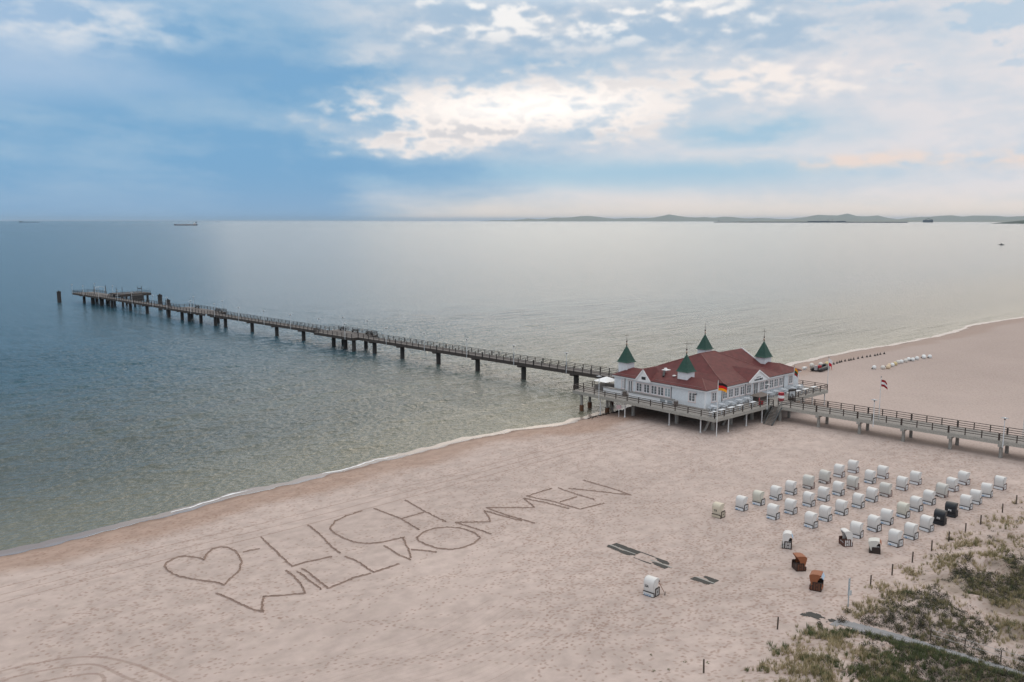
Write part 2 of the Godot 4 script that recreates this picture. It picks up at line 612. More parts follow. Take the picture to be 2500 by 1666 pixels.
	for j in nz:
		for i in nx:
			hv[j * nx + i] = ground(xs[i], zs[j])
	var arrays := []
	for s in 2:
		arrays.append([PackedVector3Array(), PackedVector3Array(), PackedColorArray(), PackedVector2Array(), PackedInt32Array(), {}])
	for j in nz - 1:
		for i in nx - 1:
			if maxf(maxf(hv[j * nx + i], hv[j * nx + i + 1]), maxf(hv[(j + 1) * nx + i], hv[(j + 1) * nx + i + 1])) <= -2.99:
				continue
			var inside: bool = xs[i] >= -112.01 and xs[i + 1] <= 16.01 and zs[j] >= -30.01 and zs[j + 1] <= 66.01
			var arr: Array = arrays[0 if inside else 1]
			var ids := []
			for o in [[0, 0], [1, 0], [1, 1], [0, 1]]:
				var ii: int = i + o[0]
				var jj: int = j + o[1]
				var key := jj * nx + ii
				if not arr[5].has(key):
					arr[5][key] = arr[0].size()
					var x := xs[ii]
					var z := zs[jj]
					arr[0].append(Vector3(x, hv[key], z))
					var il := maxi(ii - 1, 0)
					var ir := mini(ii + 1, nx - 1)
					var jl := maxi(jj - 1, 0)
					var jr := mini(jj + 1, nz - 1)
					arr[1].append(Vector3(-(hv[jj * nx + ir] - hv[jj * nx + il]) / (xs[ir] - xs[il]), 1.0, -(hv[jr * nx + ii] - hv[jl * nx + ii]) / (zs[jr] - zs[jl])).normalized())
					arr[2].append(sand_tone(x, z))
					arr[3].append(Vector2((x + 112.0) / 128.0, (z + 30.0) / 96.0))
				ids.append(arr[5][key])
			for k in [0, 1, 2, 0, 2, 3]:
				arr[4].append(ids[k])
	var m := ArrayMesh.new()
	for s in 2:
		var a := []
		a.resize(Mesh.ARRAY_MAX)
		a[Mesh.ARRAY_VERTEX] = arrays[s][0]
		a[Mesh.ARRAY_NORMAL] = arrays[s][1]
		a[Mesh.ARRAY_COLOR] = arrays[s][2]
		a[Mesh.ARRAY_TEX_UV] = arrays[s][3]
		a[Mesh.ARRAY_INDEX] = arrays[s][4]
		m.add_surface_from_arrays(Mesh.PRIMITIVE_TRIANGLES, a)
		m.surface_set_material(s, near_mat if s == 0 else far_mat)
	var beach := MeshInstance3D.new()
	beach.name = "beach_sand"
	beach.mesh = m
	beach.set_meta("kind", "structure")
	beach.set_meta("label", "wide trodden pinkish sand beach with low dunes behind")
	add_child(beach)

	# wet strip that the last wave left, and its foam
	var wet := MB.new()
	var foam := MB.new()
	var rows := []
	var x := -200.0
	while x < 330.0:
		var s := shoreline(x)
		var up := 0.55 + 1.0 * fine.get_noise_2d(x * 0.8, 50.0) + 0.5 * fine.get_noise_2d(x * 3.0, 80.0)
		var lo := -1.5 + 0.9 * fine.get_noise_2d(x * 0.9, 120.0)
		rows.append([x, s, up, lo])
		x += 0.6 if x < 60.0 else 2.0
	for i in rows.size() - 1:
		var p := []
		for r in [rows[i], rows[i + 1]]:
			for k in 5:
				var d: float = lerpf(r[3], maxf(r[2], 0.2), k / 4.0)
				var z: float = d - r[1]
				p.append(Vector3(r[0], maxf(ground(r[0], z), 0.0) + 0.012, z))
		for k in 4:
			wet.quad(p[k], p[5 + k], p[6 + k], p[k + 1], Vector3.UP)
		# foam lines, broken
		var f := fine.get_noise_2d(rows[i][0] * 0.35, 300.0)
		var g := fine.get_noise_2d(rows[i][0] * 0.5, 400.0)
		var heap := smoothstep(0.02, 0.35, f) * (0.5 + 0.9 * absf(fine.get_noise_2d(rows[i][0] * 6.0, 9.0)))
		if rows[i][0] > -84.5 and rows[i][0] < -76.0:
			heap = 0.45 + 0.5 * fine.get_noise_2d(rows[i][0] * 5.0, 2.0)
		for e in [[-1.7, heap * 0.7 * smoothstep(60.0, 0.0, absf(rows[i][0] + 70.0))], [0.85, 0.10 * smoothstep(0.0, 0.35, g)]]:
			if e[1] < 0.04:
				continue
			var q := []
			for r in [rows[i], rows[i + 1]]:
				var mid: float = lerpf(r[3], maxf(r[2], 0.2), 0.3) if e[0] < 0.0 else maxf(r[2], 0.2) - 0.12
				var jag: float = 0.25 * fine.get_noise_2d(r[0] * 9.0, 30.0)
				for w in [-0.5, 0.5]:
					var d: float = mid + w * e[1] * (1.0 + jag * 2.0) + jag * 0.4
					var z: float = d - r[1]
					q.append(Vector3(r[0], maxf(ground(r[0], z), 0.0) + 0.03, z))
			foam.quad(q[0], q[2], q[3], q[1], Vector3.UP)
	var wm := mat(0.25, 0.20, 0.175, 0.22)
	struct("wet_sand", wet, wm)
	var fo := obj("sea_foam", foam, mat(0.74, 0.75, 0.76, 0.9))
	tag(fo, "broken white foam lines left along the wet edge of the beach", "foam")
	fo.set_meta("kind", "stuff")


func sand_tone(x: float, z: float) -> Color:
	var d := inland(x, z)
	var n := broad.get_noise_2d(x * 1.4, z * 1.8)
	var n2 := lumps.get_noise_2d(x * 0.9 + 100.0, z * 0.9)
	var dry := Color(0.53, 0.437, 0.395)
	dry = dry * (1.0 + 0.10 * n + 0.05 * n2)
	# the damp, redder belt above the water line, with a ragged upper edge
	var damp := smoothstep(11.0, 5.5, d + 4.0 * n + 1.5 * n2)
	dry = dry.lerp(Color(0.395, 0.275, 0.215), 0.75 * damp)
	dry = dry.lerp(Color(0.30, 0.215, 0.175), smoothstep(2.2, 0.5, d))
	# farther along the shore the sand is greyer
	dry = dry.lerp(Color(0.385, 0.315, 0.287), 0.6 * smoothstep(0.0, 110.0, x))
	if z > 49.0 and x < 30.0:
		var up := smoothstep(50.5, 56.0, z)
		var litter := smoothstep(-0.05, 0.4, broad.get_noise_2d(x * 3.5 + 50.0, z * 3.5) + 0.25 * n2 + 0.25 * smoothstep(56.0, 64.0, z))
		dry = dry.lerp(Color(0.135, 0.11, 0.075), up * litter * 0.75)
	return Color(dry.r, dry.g, dry.b, 1.0)


func wave(x: float, z: float) -> float:
	var d := -inland(x, z)
	var amp := smoothstep(0.5, 14.0, d) * (1.0 - 0.9 * smoothstep(90.0, 320.0, Vector2(x + 40.0, z + 90.0).length()))
	var y := 0.0
	var nn := broad.get_noise_2d(x * 1.2 + 70.0, z * 1.8)
	if amp > 0.001:
		y += 0.17 * lumps.get_noise_2d(x * 0.9 + z * 0.25, z * 2.6 - x * 0.3)
		y += 0.17 * fine.get_noise_2d(x * 1.3 + z * 0.6, z * 3.0 - x * 0.7) * (1.0 + nn)
		y += 0.035 * sin(z * 1.15 + x * 0.16 + 3.0 * nn) + 0.02 * sin(z * 2.3 - x * 0.5 + 5.0 * nn)
		y *= amp
	# little breakers along the beach
	var edge := fine.get_noise_2d(x * 0.3, 200.0)
	y += 0.13 * smoothstep(-0.1, 0.25, edge) * exp(-pow((d - 3.3 - edge * 2.0) / 0.45, 2.0))
	y += 0.15 * smoothstep(0.05, 0.3, fine.get_noise_2d(x * 0.25, 260.0)) * exp(-pow((d - 9.5 - edge * 5.0) / 0.5, 2.0))
	return y


func build_sea() -> void:
	var g := [-1.0]
	var west := PackedFloat32Array()
	var s := 1.0
	var x := -150.0
	while x > -60000.0:
		x -= s
		s *= 1.16
		west.append(x)
	west.reverse()
	var xs := west
	xs.append_array(lines([[-150, 40, 0.62]]))
	x = 40.0
	s = 0.9
	while x < 60000.0:
		x += s
		s *= 1.14
		xs.append(x)
	var north := PackedFloat32Array()
	s = 0.8
	var z := -170.0
	while z > -70000.0:
		z -= s
		s *= 1.12
		north.append(z)
	north.reverse()
	var zs := north
	zs.append_array(lines([[-170, -12, 0.6], [-12, 60, 6]]))
	for far in [500.0, 3000.0]:
		zs.append(far)
	var nx := xs.size()
	var nz := zs.size()
	var hv := PackedFloat32Array()
	hv.resize(nx * nz)
	var dv := PackedFloat32Array()
	dv.resize(nx * nz)
	for j in nz:
		for i in nx:
			dv[j * nx + i] = -inland(xs[i], zs[j])
			hv[j * nx + i] = wave(xs[i], zs[j]) if absf(xs[i]) < 420.0 and zs[j] > -480.0 else 0.0
	var ids := {}
	var vv := PackedVector3Array()
	var nn := PackedVector3Array()
	var cc := PackedColorArray()
	var ii := PackedInt32Array()
	for j in nz - 1:
		for i in nx - 1:
			if maxf(maxf(dv[j * nx + i], dv[j * nx + i + 1]), maxf(dv[(j + 1) * nx + i], dv[(j + 1) * nx + i + 1])) < -2.5:
				continue
			var q := []
			for o in [[0, 0], [1, 0], [1, 1], [0, 1]]:
				var a: int = i + o[0]
				var b: int = j + o[1]
				var key := b * nx + a
				if not ids.has(key):
					ids[key] = vv.size()
					vv.append(Vector3(xs[a], hv[key], zs[b]))
					var il := maxi(a - 1, 0)
					var ir := mini(a + 1, nx - 1)
					var jl := maxi(b - 1, 0)
					var jr := mini(b + 1, nz - 1)
					nn.append(Vector3(-(hv[b * nx + ir] - hv[b * nx + il]) / (xs[ir] - xs[il]), 1.0, -(hv[jr * nx + a] - hv[jl * nx + a]) / (zs[jr] - zs[jl])).normalized())
					# sandy green over the shallows, blue-black farther out
					var d := dv[key]
					var c := Color(0.165, 0.165, 0.125).lerp(Color(0.090, 0.105, 0.092), smoothstep(2.0, 32.0, d))
					c = c.lerp(Color(0.028, 0.080, 0.110), smoothstep(30.0, 130.0, d))
					cc.append(c)
				q.append(ids[key])
			for k in [0, 1, 2, 0, 2, 3]:
				ii.append(q[k])
	var a2 := []
	a2.resize(Mesh.ARRAY_MAX)
	a2[Mesh.ARRAY_VERTEX] = vv
	a2[Mesh.ARRAY_NORMAL] = nn
	a2[Mesh.ARRAY_COLOR] = cc
	a2[Mesh.ARRAY_INDEX] = ii
	var m := ArrayMesh.new()
	m.add_surface_from_arrays(Mesh.PRIMITIVE_TRIANGLES, a2)
	var water := StandardMaterial3D.new()
	water.vertex_color_use_as_albedo = true
	water.roughness = 0.14
	water.metallic_specular = 0.28
	var t := noise_tex(0.012, 2048, 0.0, 1.0, 99, 6)
	t.as_normal_map = true
	t.bump_strength = 9.0
	water.normal_enabled = true
	water.normal_texture = t
	water.normal_scale = 2.0
	water.uv1_triplanar = true
	water.uv1_world_triplanar = true
	water.uv1_scale = Vector3(1.0 / 46.0, 1.0 / 46.0, 1.0 / 26.0)
	var o := struct("sea_water", m, water)
	o.set_meta("label", "calm rippled sea from the beach to the horizon")


func ridge(called: String, b0: float, b1: float, dist: float, base_h: float, vary: float, sd: float, deep: float, m: Material) -> void:
	var mb := MB.new()
	var prev := []
	var n := 90
	for i in n + 1:
		var t := float(i) / n
		var b := lerpf(b0, b1, t)
		var h := (base_h + vary * broad.get_noise_2d(b * 14.0 + sd, sd) + vary * 0.25 * fine.get_noise_2d(b * 20.0, sd)) * smoothstep(0.0, 0.16, t) * smoothstep(1.0, 0.95, t)
		var row := [far_at(b, dist - deep * 0.4) + Vector3(0, -40, 0), far_at(b, dist - deep * 0.15) + Vector3(0, h * 0.6 - 12, 0), far_at(b, dist) + Vector3(0, h - 12.0, 0), far_at(b, dist + deep * 0.3) + Vector3(0, h * 0.6 - 12, 0), far_at(b, dist + deep) + Vector3(0, -40, 0)]
		if prev:
			for k in 4:
				mb.quad(prev[k], row[k], row[k + 1], prev[k + 1], Vector3.UP)
		prev = row
	var o := struct(called, mb, m)
	o.set_meta("label", "wooded coast far off beyond the bay")


func build_far_shore() -> void:
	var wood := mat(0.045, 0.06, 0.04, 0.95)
	var hazed_wood := mat(0.22, 0.225, 0.18, 0.95)  # paler than the headland woods: distance haze put into the base colour
	ridge("hills", -3.5, 48.0, 30000.0, 150.0, 150.0, 12.0, 6000.0, hazed_wood)
	ridge("coast_hills", 12.0, 50.0, 21000.0, 45.0, 40.0, 31.0, 3000.0, hazed_wood)
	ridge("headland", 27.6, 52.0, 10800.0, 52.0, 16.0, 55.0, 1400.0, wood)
	# breakwater and harbour works on the far side of the bay
	var stone := mat(0.10, 0.10, 0.10, 0.9)
	var bw := thing("breakwater", "long low dark breakwater on the horizon right of the pavilion", "breakwater", far_at(18.5, 14600.0))
	var st := MB.new()
	for k in 30:
		var a := far_at(13.1 + 0.38 * k, 14600.0 - k * 25.0) - bw.position
		var b := far_at(13.1 + 0.38 * (k + 1), 14600.0 - (k + 1) * 25.0) - bw.position
		st.beam(a + Vector3(0, 5, 0), b + Vector3(0, 5, 0), 30.0, 12.0 + 4.0 * rng.randf())
	obj("stone_wall", st, stone, bw)
	var lh := MB.new()
	var e := far_at(13.4, 14590.0) - bw.position
	lh.cyl(e + Vector3(0, 8, 0), e + Vector3(0, 34, 0), 5.0, 4.0, 8)
	lh.cyl(e + Vector3(0, 34, 0), e + Vector3(0, 40, 0), 6.0, 1.0, 8)
	obj("beacon_tower", lh, stone, bw)
	var hb := thing("harbour_building", "low grey harbour sheds behind the far breakwater", "harbour building", far_at(20.0, 14200.0))
	var sh := MB.new()
	for k in 9:
		var p := far_at(18.9 + 0.24 * k + 0.1 * rng.randf(), 14200.0) - hb.position
		sh.boxt(Transform3D(Basis(Vector3.UP, deg_to_rad(-60)), p + Vector3(0, 9, 0)), Vector3(90, 18 + 16 * rng.randf(), 60))
	obj("shed", sh, stone, hb)
	for k in 2:
		var mast := MB.new()
		var p := far_at(20.0 + 0.25 * k, 14200.0) - hb.position
		mast.cyl(p, p + Vector3(0, 52, 0), 4.0, 2.5, 6)
		obj("mast", mast, stone, hb)
	var cr := thing("harbour_crane", "pale blue harbour crane hall rising above the far coast", "crane", far_at(25.6, 15800.0), deg_to_rad(-65))
	var cm := MB.new()
	cm.boxt(Transform3D(Basis(), Vector3(0, 20, 0)), Vector3(150, 40, 60))
	obj("hall", cm, stone, cr)
	var jib := MB.new()
	jib.beam(Vector3(-40, 40, 0), Vector3(0, 64, 0), 8, 8)
	jib.beam(Vector3(0, 64, 0), Vector3(70, 42, 0), 8, 8)
	obj("jib", jib, stone, cr)


# ---------------------------------------------------------------- pavilion
func hip(mb: MB, rings: Array, top: Array) -> void:
	# rings: [a0, a1, b0, b1, y] from the eaves up; top: [a0, a1, b0, b1, y], a ridge or a point
	var all := rings + [top]
	for k in all.size() - 1:
		var lo: Array = all[k]
		var hi: Array = all[k + 1]
		var l := [Vector3(lo[0], lo[4], -lo[2]), Vector3(lo[1], lo[4], -lo[2]), Vector3(lo[1], lo[4], -lo[3]), Vector3(lo[0], lo[4], -lo[3])]
		var h := [Vector3(hi[0], hi[4], -hi[2]), Vector3(hi[1], hi[4], -hi[2]), Vector3(hi[1], hi[4], -hi[3]), Vector3(hi[0], hi[4], -hi[3])]
		for i in 4:
			var j := (i + 1) % 4
			if h[i].distance_to(h[j]) > 0.01:
				mb.quad(l[i], l[j], h[j], h[i], Vector3.UP)
			else:
				mb.tri(l[i], l[j], h[i], Vector3.UP)


func window_meshes(w: float, h: float, rows: int) -> Array:
	# two casements; x along the wall, y up, z out of the wall
	var sur := MB.new()
	var s := 0.16
	sur.bx(-w / 2 - s, -w / 2, -s * 0.6, h + s, 0, 0.05)
	sur.bx(w / 2, w / 2 + s, -s * 0.6, h + s, 0, 0.05)
	sur.bx(-w / 2, w / 2, h, h + s, 0, 0.05)
	sur.bx(-w / 2 - s - 0.04, w / 2 + s + 0.04, -s * 1.5, -s * 0.6, 0, 0.12)
	var fr := MB.new()
	fr.bx(-w / 2, w / 2, -s * 0.58, 0.03, 0, 0.07)
	fr.bx(-w / 2, w / 2, h - 0.07, h - 0.004, 0, 0.07)
	for x in [-w / 2 + 0.04, w / 2 - 0.04]:
		fr.bx(x - 0.036, x + 0.036, 0.03, h - 0.07, 0, 0.07)
	fr.bx(-0.085, 0.085, 0.03, h - 0.07, 0, 0.075)
	var half := (w / 2 - 0.076 - 0.085)
	for sd in [-1.0, 1.0]:
		var cx: float = sd * (0.085 + half / 2)
		fr.bx(cx - 0.014, cx + 0.014, 0.03, h - 0.07, 0.022, 0.05)
		for r in range(1, rows):
			var y := 0.03 + (h - 0.1) * r / rows
			fr.bx(cx - half / 2, cx + half / 2, y - 0.014, y + 0.014, 0.022, 0.048)
	var pane := MB.new()
	pane.bx(-half / 2, half / 2, 0.03, h - 0.07, 0.006, 0.022)
	return [sur.mesh(), fr.mesh(), pane.mesh(), 0.085 + half / 2]


func add_window(parent: Node3D, ms: Array, t: Transform3D, glass: Material, called := "window") -> void:
	var w := obj(called, ms[0], mats["surround"], parent)
	w.transform = t
	obj("frame", ms[1], mats["white"], w)
	for s in [-1.0, 1.0]:
		var p := obj("pane", ms[2], glass, w)
		p.position.x = ms[3] * s


func lettering(text: String, width: float, height: float, deep: float, m: Material, parent: Node3D, t: Transform3D, called := "lettering", bold := true) -> void:
	var tm := TextMesh.new()
	var f := SystemFont.new()
	f.font_names = PackedStringArray(["Droid Sans"])
	f.font_weight = 700 if bold else 400
	tm.font = f
	tm.font_size = 32
	tm.pixel_size = 0.01
	tm.depth = deep
	tm.text = text
	tm.curve_step = 2.0
	var box := tm.get_aabb()
	var o := obj(called, tm, m, parent)
	var sx := width / maxf(box.size.x, 0.01)
	var sy := height / maxf(box.size.y, 0.01)
	o.transform = t * Transform3D(Basis.from_scale(Vector3(sx, sy, 1)), Vector3.ZERO)


func build_pavilion() -> void:
	var stain := noise_tex(0.02, 512, 0.94, 1.0, 14)
	var rust := noise_tex(0.015, 512, 0.72, 1.0, 15, 5)
	mats["surround"] = mat(0.70, 0.60, 0.585, 0.7)
	mats["white"] = mat(0.80, 0.81, 0.82, 0.55)
	var wallm := worn(0.75, 0.79, 0.82, 0.7, stain, 0.15)
	var roofm := worn(0.15, 0.031, 0.03, 0.75, rust, 0.11)
	var green := worn(0.020, 0.085, 0.058, 0.6, rust, 0.3)
	var dark := mat(0.03, 0.033, 0.036, 0.6)
	var glass := mat(0.012, 0.014, 0.017, 0.25)
	var lace := mat(0.30, 0.36, 0.38, 0.25)
	var b := thing("pavilion", "white wooden pier pavilion with red hipped roof and four green turrets", "building", Vector3(0, 0, 0))
	var wl := MB.new()
	wl.bx(0.4, 30.7, DECK, 7.0, -21.2, -0.4)
	obj("wall", wl, wallm, b)
	# boards: shallow ledges along the two visible fronts
	var bd := MB.new()
	for k in 9:
		var y := DECK + 0.25 + 0.105 * k
		bd.bx(0.4, 30.7, y, y + 0.015, -0.4, -0.385)
		bd.bx(0.385, 0.4, y, y + 0.015, -21.2, -0.4)
	bd.bx(0.36, 0.62, DECK, 6.9, -0.62, -0.37)
	bd.bx(30.48, 30.74, DECK, 6.9, -0.62, -0.37)
	obj("weatherboard", bd, mats["white"], b)
	var ev := MB.new()
	ev.bx(0.02, 31.02, 6.72, 7.0, -0.4, -0.02)
	ev.bx(0.02, 0.4, 6.722, 7.002, -21.46, -0.4)
	ev.bx(30.7, 31.02, 6.722, 7.002, -21.46, -0.4)
	ev.bx(0.4, 30.7, 6.72, 7.0, -21.46, -21.2)
	obj("eave_board", ev, mats["white"], b)
	var gu := MB.new()
	gu.bx(-0.1, 31.14, 6.98, 7.06, -0.02, 0.1)
	gu.bx(-0.1, 0.02, 6.981, 7.061, -21.5, -0.02)
	gu.bx(31.02, 31.14, 6.981, 7.061, -21.5, -0.02)
	obj("gutter", gu, dark, b)
	for p in [[0.33, 7.7, 1], [0.33, 18.5, 1], [5.17, 0.33, 0], [12.4, 0.33, 0], [19.4, 0.33, 0], [25.36, 0.33, 0]]:
		var dp := MB.new()
		dp.cyl(Vector3(p[0], DECK + 0.5, -p[1]), Vector3(p[0], 6.6, -p[1]), 0.055, 0.055, 6)
		var out: Vector3 = Vector3(-0.35, 0.42, 0) if p[2] == 1 else Vector3(0, 0.42, 0.35)
		dp.cyl(Vector3(p[0], 6.6, -p[1]), Vector3(p[0], 6.6, -p[1]) + out, 0.055, 0.055, 6)
		obj("downpipe", dp, dark, b)
	# roofs
	var r := MB.new()
	hip(r, [[5.9, 24.9, -0.04, 21.54, 7.06], [8.75, 22.0, 4.2, 17.4, 8.27]], [13.3, 17.7, 11.0, 11.001, 10.95])
	obj("roof", r, roofm, b)
	for w in [[-0.05, 6.4, 3.1], [24.4, 31.09, 28.0]]:
		var rw := MB.new()
		hip(rw, [[w[0], w[1], -0.08, 21.5, 7.065]], [w[2], w[2] + 0.01, 3.1, 18.9, 8.38])
		obj("wing_roof", rw, roofm, b)
	var rr := MB.new()
	rr.prism(PackedVector2Array([Vector2(-17.0, 7.2), Vector2(-11.0, 10.55), Vector2(-5.0, 7.2)]), 0, 10.6, Transform3D(Basis(Vector3(0, 0, 1), Vector3(0, 1, 0), Vector3(1, 0, 0)), Vector3(16.4, 0, 0)))
	obj("ridge_roof", rr, roofm, b)
	var vg := MB.new()
	vg.beam(Vector3(27.05, 10.60, -11.0), Vector3(27.05, 7.55, -5.5), 0.14, 0.2)
	vg.beam(Vector3(27.05, 10.60, -11.0), Vector3(27.05, 7.55, -16.5), 0.14, 0.2)
	vg.prism(PackedVector2Array([Vector2(-16.6, 7.3), Vector2(-11.0, 10.42), Vector2(-5.4, 7.3)]), 0, 0.05, Transform3D(Basis(Vector3(0, 0, 1), Vector3(0, 1, 0), Vector3(1, 0, 0)), Vector3(27.001, 0, 0)))
	obj("gable_end", vg, mats["white"], b)
	# ridge and hip tiles
	for q in [[Vector3(13.3, 10.97, -11), Vector3(17.7, 10.97, -11)], [Vector3(13.3, 10.97, -11), Vector3(8.75, 8.29, -4.2)], [Vector3(8.75, 8.29, -4.2), Vector3(5.9, 7.08, 0.0)], [Vector3(17.7, 10.97, -11), Vector3(22, 8.29, -4.2)], [Vector3(22, 8.29, -4.2), Vector3(24.9, 7.08, 0.0)], [Vector3(13.3, 10.97, -11), Vector3(8.75, 8.29, -17.4)], [Vector3(3.1, 8.4, -3.1), Vector3(0, 7.08, 0)], [Vector3(28, 8.4, -3.1), Vector3(31.05, 7.08, 0)]]:
		var rt := MB.new()
		rt.cyl(q[0], q[1], 0.07, 0.07, 6)
		obj("ridge_tile", rt, mat(0.20, 0.085, 0.075, 0.7), b)
	# snow guard rail: a thin pale line a little above the eaves
	var sg := MB.new()
	sg.beam(Vector3(1.2, 7.33, -0.75), Vector3(5.4, 7.33, -0.75), 0.03, 0.05)
	sg.beam(Vector3(7.4, 7.34, -0.85), Vector3(12.2, 7.34, -0.85), 0.03, 0.05)
	sg.beam(Vector3(0.62, 7.36, -1.3), Vector3(0.62, 7.36, -11.6), 0.03, 0.05)
	sg.beam(Vector3(0.62, 7.36, -16), Vector3(0.62, 7.36, -20.6), 0.03, 0.05)
	obj("snow_guard", sg, mat(0.3, 0.2, 0.19, 0.5, 0.3), b)
	# front gable with the lettering
	var gw := MB.new()
	gw.prism(PackedVector2Array([Vector2(12.95, 6.7), Vector2(18.95, 6.7), Vector2(18.95, 7.0), Vector2(15.95, 8.72), Vector2(12.95, 7.0)]), -0.45, 0.14)
	var g := obj("gable", gw, mats["white"], b)
	var gr := MB.new()
	for s in [-1.0, 1.0]:
		gr.prism(PackedVector2Array([Vector2(15.95, 8.76), Vector2(15.95 + s * 3.3, 6.93), Vector2(15.95 + s * 3.3, 7.05), Vector2(15.95, 8.88)]), -6.2, 0.2)
	obj("gable_roof", gr, roofm, b)
	var gv := MB.new()
	for s in [-1.0, 1.0]:
		gv.beam(Vector3(15.95, 8.78, 0.24), Vector3(15.95 + s * 3.35, 6.92, 0.24), 0.06, 0.24)
	obj("verge_board", gv, mats["white"], b)
	var ink := mat(0.02, 0.03, 0.045, 0.6)
	lettering("Seebrücke Ahlbeck", 2.75, 0.38, 0.03, ink, g, Transform3D(Basis(), Vector3(15.85, 7.14, 0.155)))
	lettering("Restaurant", 1.3, 0.17, 0.03, ink, g, Transform3D(Basis(), Vector3(15.85, 7.58, 0.155)), "lettering", false)
	lettering("RESTAURANT", 1.9, 0.2, 0.03, ink, b, Transform3D(Basis(), Vector3(15.8, 6.46, -0.38)))
	# west gable with its little louvre
	var dg := MB.new()
	dg.prism(PackedVector2Array([Vector2(12.2, 6.7), Vector2(15.35, 6.7), Vector2(15.35, 7.0), Vector2(13.78, 8.85), Vector2(12.2, 7.0)]), -0.45, 0.14, Transform3D(Basis(Vector3(0, 0, -1), Vector3(0, 1, 0), Vector3(-1, 0, 0)), Vector3.ZERO))
	var d := obj("dormer", dg, mats["white"], b)
	var dr := MB.new()
	for s in [-1.0, 1.0]:
		dr.prism(PackedVector2Array([Vector2(13.78, 8.9), Vector2(13.78 + s * 1.75, 6.86), Vector2(13.78 + s * 1.75, 7.0), Vector2(13.78, 9.04)]), -3.6, 0.2, Transform3D(Basis(Vector3(0, 0, -1), Vector3(0, 1, 0), Vector3(-1, 0, 0)), Vector3.ZERO))
	obj("dormer_roof", dr, roofm, b)
	var dv := MB.new()
	for s in [-1.0, 1.0]:
		dv.beam(Vector3(-0.24, 8.92, -13.78), Vector3(-0.24, 6.82, -13.78 - s * 1.8), 0.06, 0.24)
	obj("verge_board", dv, mats["white"], b)
	var lo := MB.new()
	for k in 5:
		lo.bx(-0.2, -0.15, 7.16 + 0.1 * k, 7.23 + 0.1 * k, -14.1, -13.25)
	lo.bx(-0.16, -0.142, 7.12, 7.65, -14.15, -13.2)
	obj("louvre", lo, dark, d)
	# chimney vents on the western slope
	var vt := MB.new()
	vt.bx(2.9, 4.2, 8.75, 8.86, -12.0, -10.9)
	vt.boxt(Transform3D(Basis(Vector3.RIGHT, 0.6), Vector3(3.6, 8.95, -11.5)), Vector3(0.7, 0.08, 0.6))
	obj("vent_hood", vt, mat(0.6, 0.62, 0.64, 0.4), b)
	var vp := MB.new()
	vp.beam(Vector3(3.0, 8.65, -11.4), Vector3(1.7, 7.95, -10.6), 0.34, 0.3)
	obj("flue", vp, dark, b)
	var v2 := MB.new()
	v2.bx(2.2, 2.8, 8.15, 8.3, -9.0, -8.5)
	v2.cyl(Vector3(3.1, 8.3, -8.0), Vector3(3.1, 9.4, -8.0), 0.06, 0.06, 6)
	v2.cyl(Vector3(3.1, 9.4, -8.0), Vector3(3.1, 9.6, -8.0), 0.16, 0.12, 8)
	obj("roof_vent", v2, mats["white"], b)
	# turrets
	for k in 4:
		var ta: float = [3.02, 28.0, 28.0, 3.02][k]
		var tb: float = [6.57, 6.57, 20.56, 20.56][k]
		var o := Vector3(ta, 0, -tb)
		var t := MB.new()
		t.bx(ta - 1.06, ta + 1.06, 7.2, 9.3, -tb - 1.06, -tb + 1.06)
		var tw := obj("turret", t, wallm, b)
		var tr := MB.new()
		var rg := []
		for e in [[1.36, 9.26], [1.16, 9.52], [0.96, 9.98], [0.72, 10.62]]:
			rg.append([ta - e[0], ta + e[0], tb - e[0], tb + e[0], e[1]])
		hip(tr, rg, [ta - 0.03, ta + 0.03, tb - 0.03, tb + 0.03, 12.38])
		tr.quad(o + Vector3(-1.36, 9.26, -1.36), o + Vector3(1.36, 9.26, -1.36), o + Vector3(1.36, 9.26, 1.36), o + Vector3(-1.36, 9.26, 1.36), Vector3.DOWN)
		obj("turret_roof", tr, green, tw)
		var fi := MB.new()
		fi.cyl(o + Vector3(0, 12.3, 0), o + Vector3(0, 14.75, 0), 0.05, 0.025, 6)
		fi.ball(o + Vector3(0, 13.18, 0), 0.17, 8)
		fi.ball(o + Vector3(0, 12.48, 0), 0.13, 8)
		var va := deg_to_rad([35.0, 15.0, -40.0, 80.0][k])
		var ar := Vector3(cos(va), 0, sin(va))
		fi.beam(o + Vector3(0, 14.3, 0) - ar * (0.45 if k != 0 else 0.6), o + Vector3(0, 14.3, 0) + ar * (0.45 if k != 0 else 1.3), 0.04, 0.05)
		if k == 0:
			fi.beam(o + Vector3(0, 14.05, 0), o + Vector3(0, 14.05, 0) + ar * 1.15, 0.03, 0.04)
		obj("finial", fi, mat(0.07, 0.045, 0.04, 0.5, 0.4), tw)
		var gb := MB.new()
		gb.ball(o + Vector3(0, 12.75, 0), 0.2, 8)
		obj("finial_ball", gb, mat(0.45, 0.36, 0.28, 0.4), tw)
	# windows
	var std := window_meshes(1.26, 1.52, 3)
	var fy := 4.83
	for a in [2.87, 6.08, 7.88, 9.7, 11.5, 13.55, 17.85, 19.42, 21.06, 22.66, 24.37, 27.9]:
		add_window(b, std, Transform3D(Basis(), Vector3(a, fy, -0.397)), glass)
	var west := Basis(Vector3(0, 0, 1), Vector3(0, 1, 0), Vector3(-1, 0, 0))
	var k := 0
	for bb in [3.2, 8.5, 10.05, 11.6, 13.3, 15.1]:
		var gl: Material = lace if k == 1 else glass
		add_window(b, std, Transform3D(west, Vector3(0.397, 4.72, -bb)), gl)
		k += 1
	var slim := window_meshes(0.62, 1.4, 3)
	add_window(b, slim, Transform3D(west, Vector3(0.397, 4.78, -18.95)), glass)
	var dm := window_meshes(1.35, 2.35, 2)
	add_window(b, dm, Transform3D(Basis(), Vector3(15.8, DECK + 0.3, -0.397)), glass, "door")
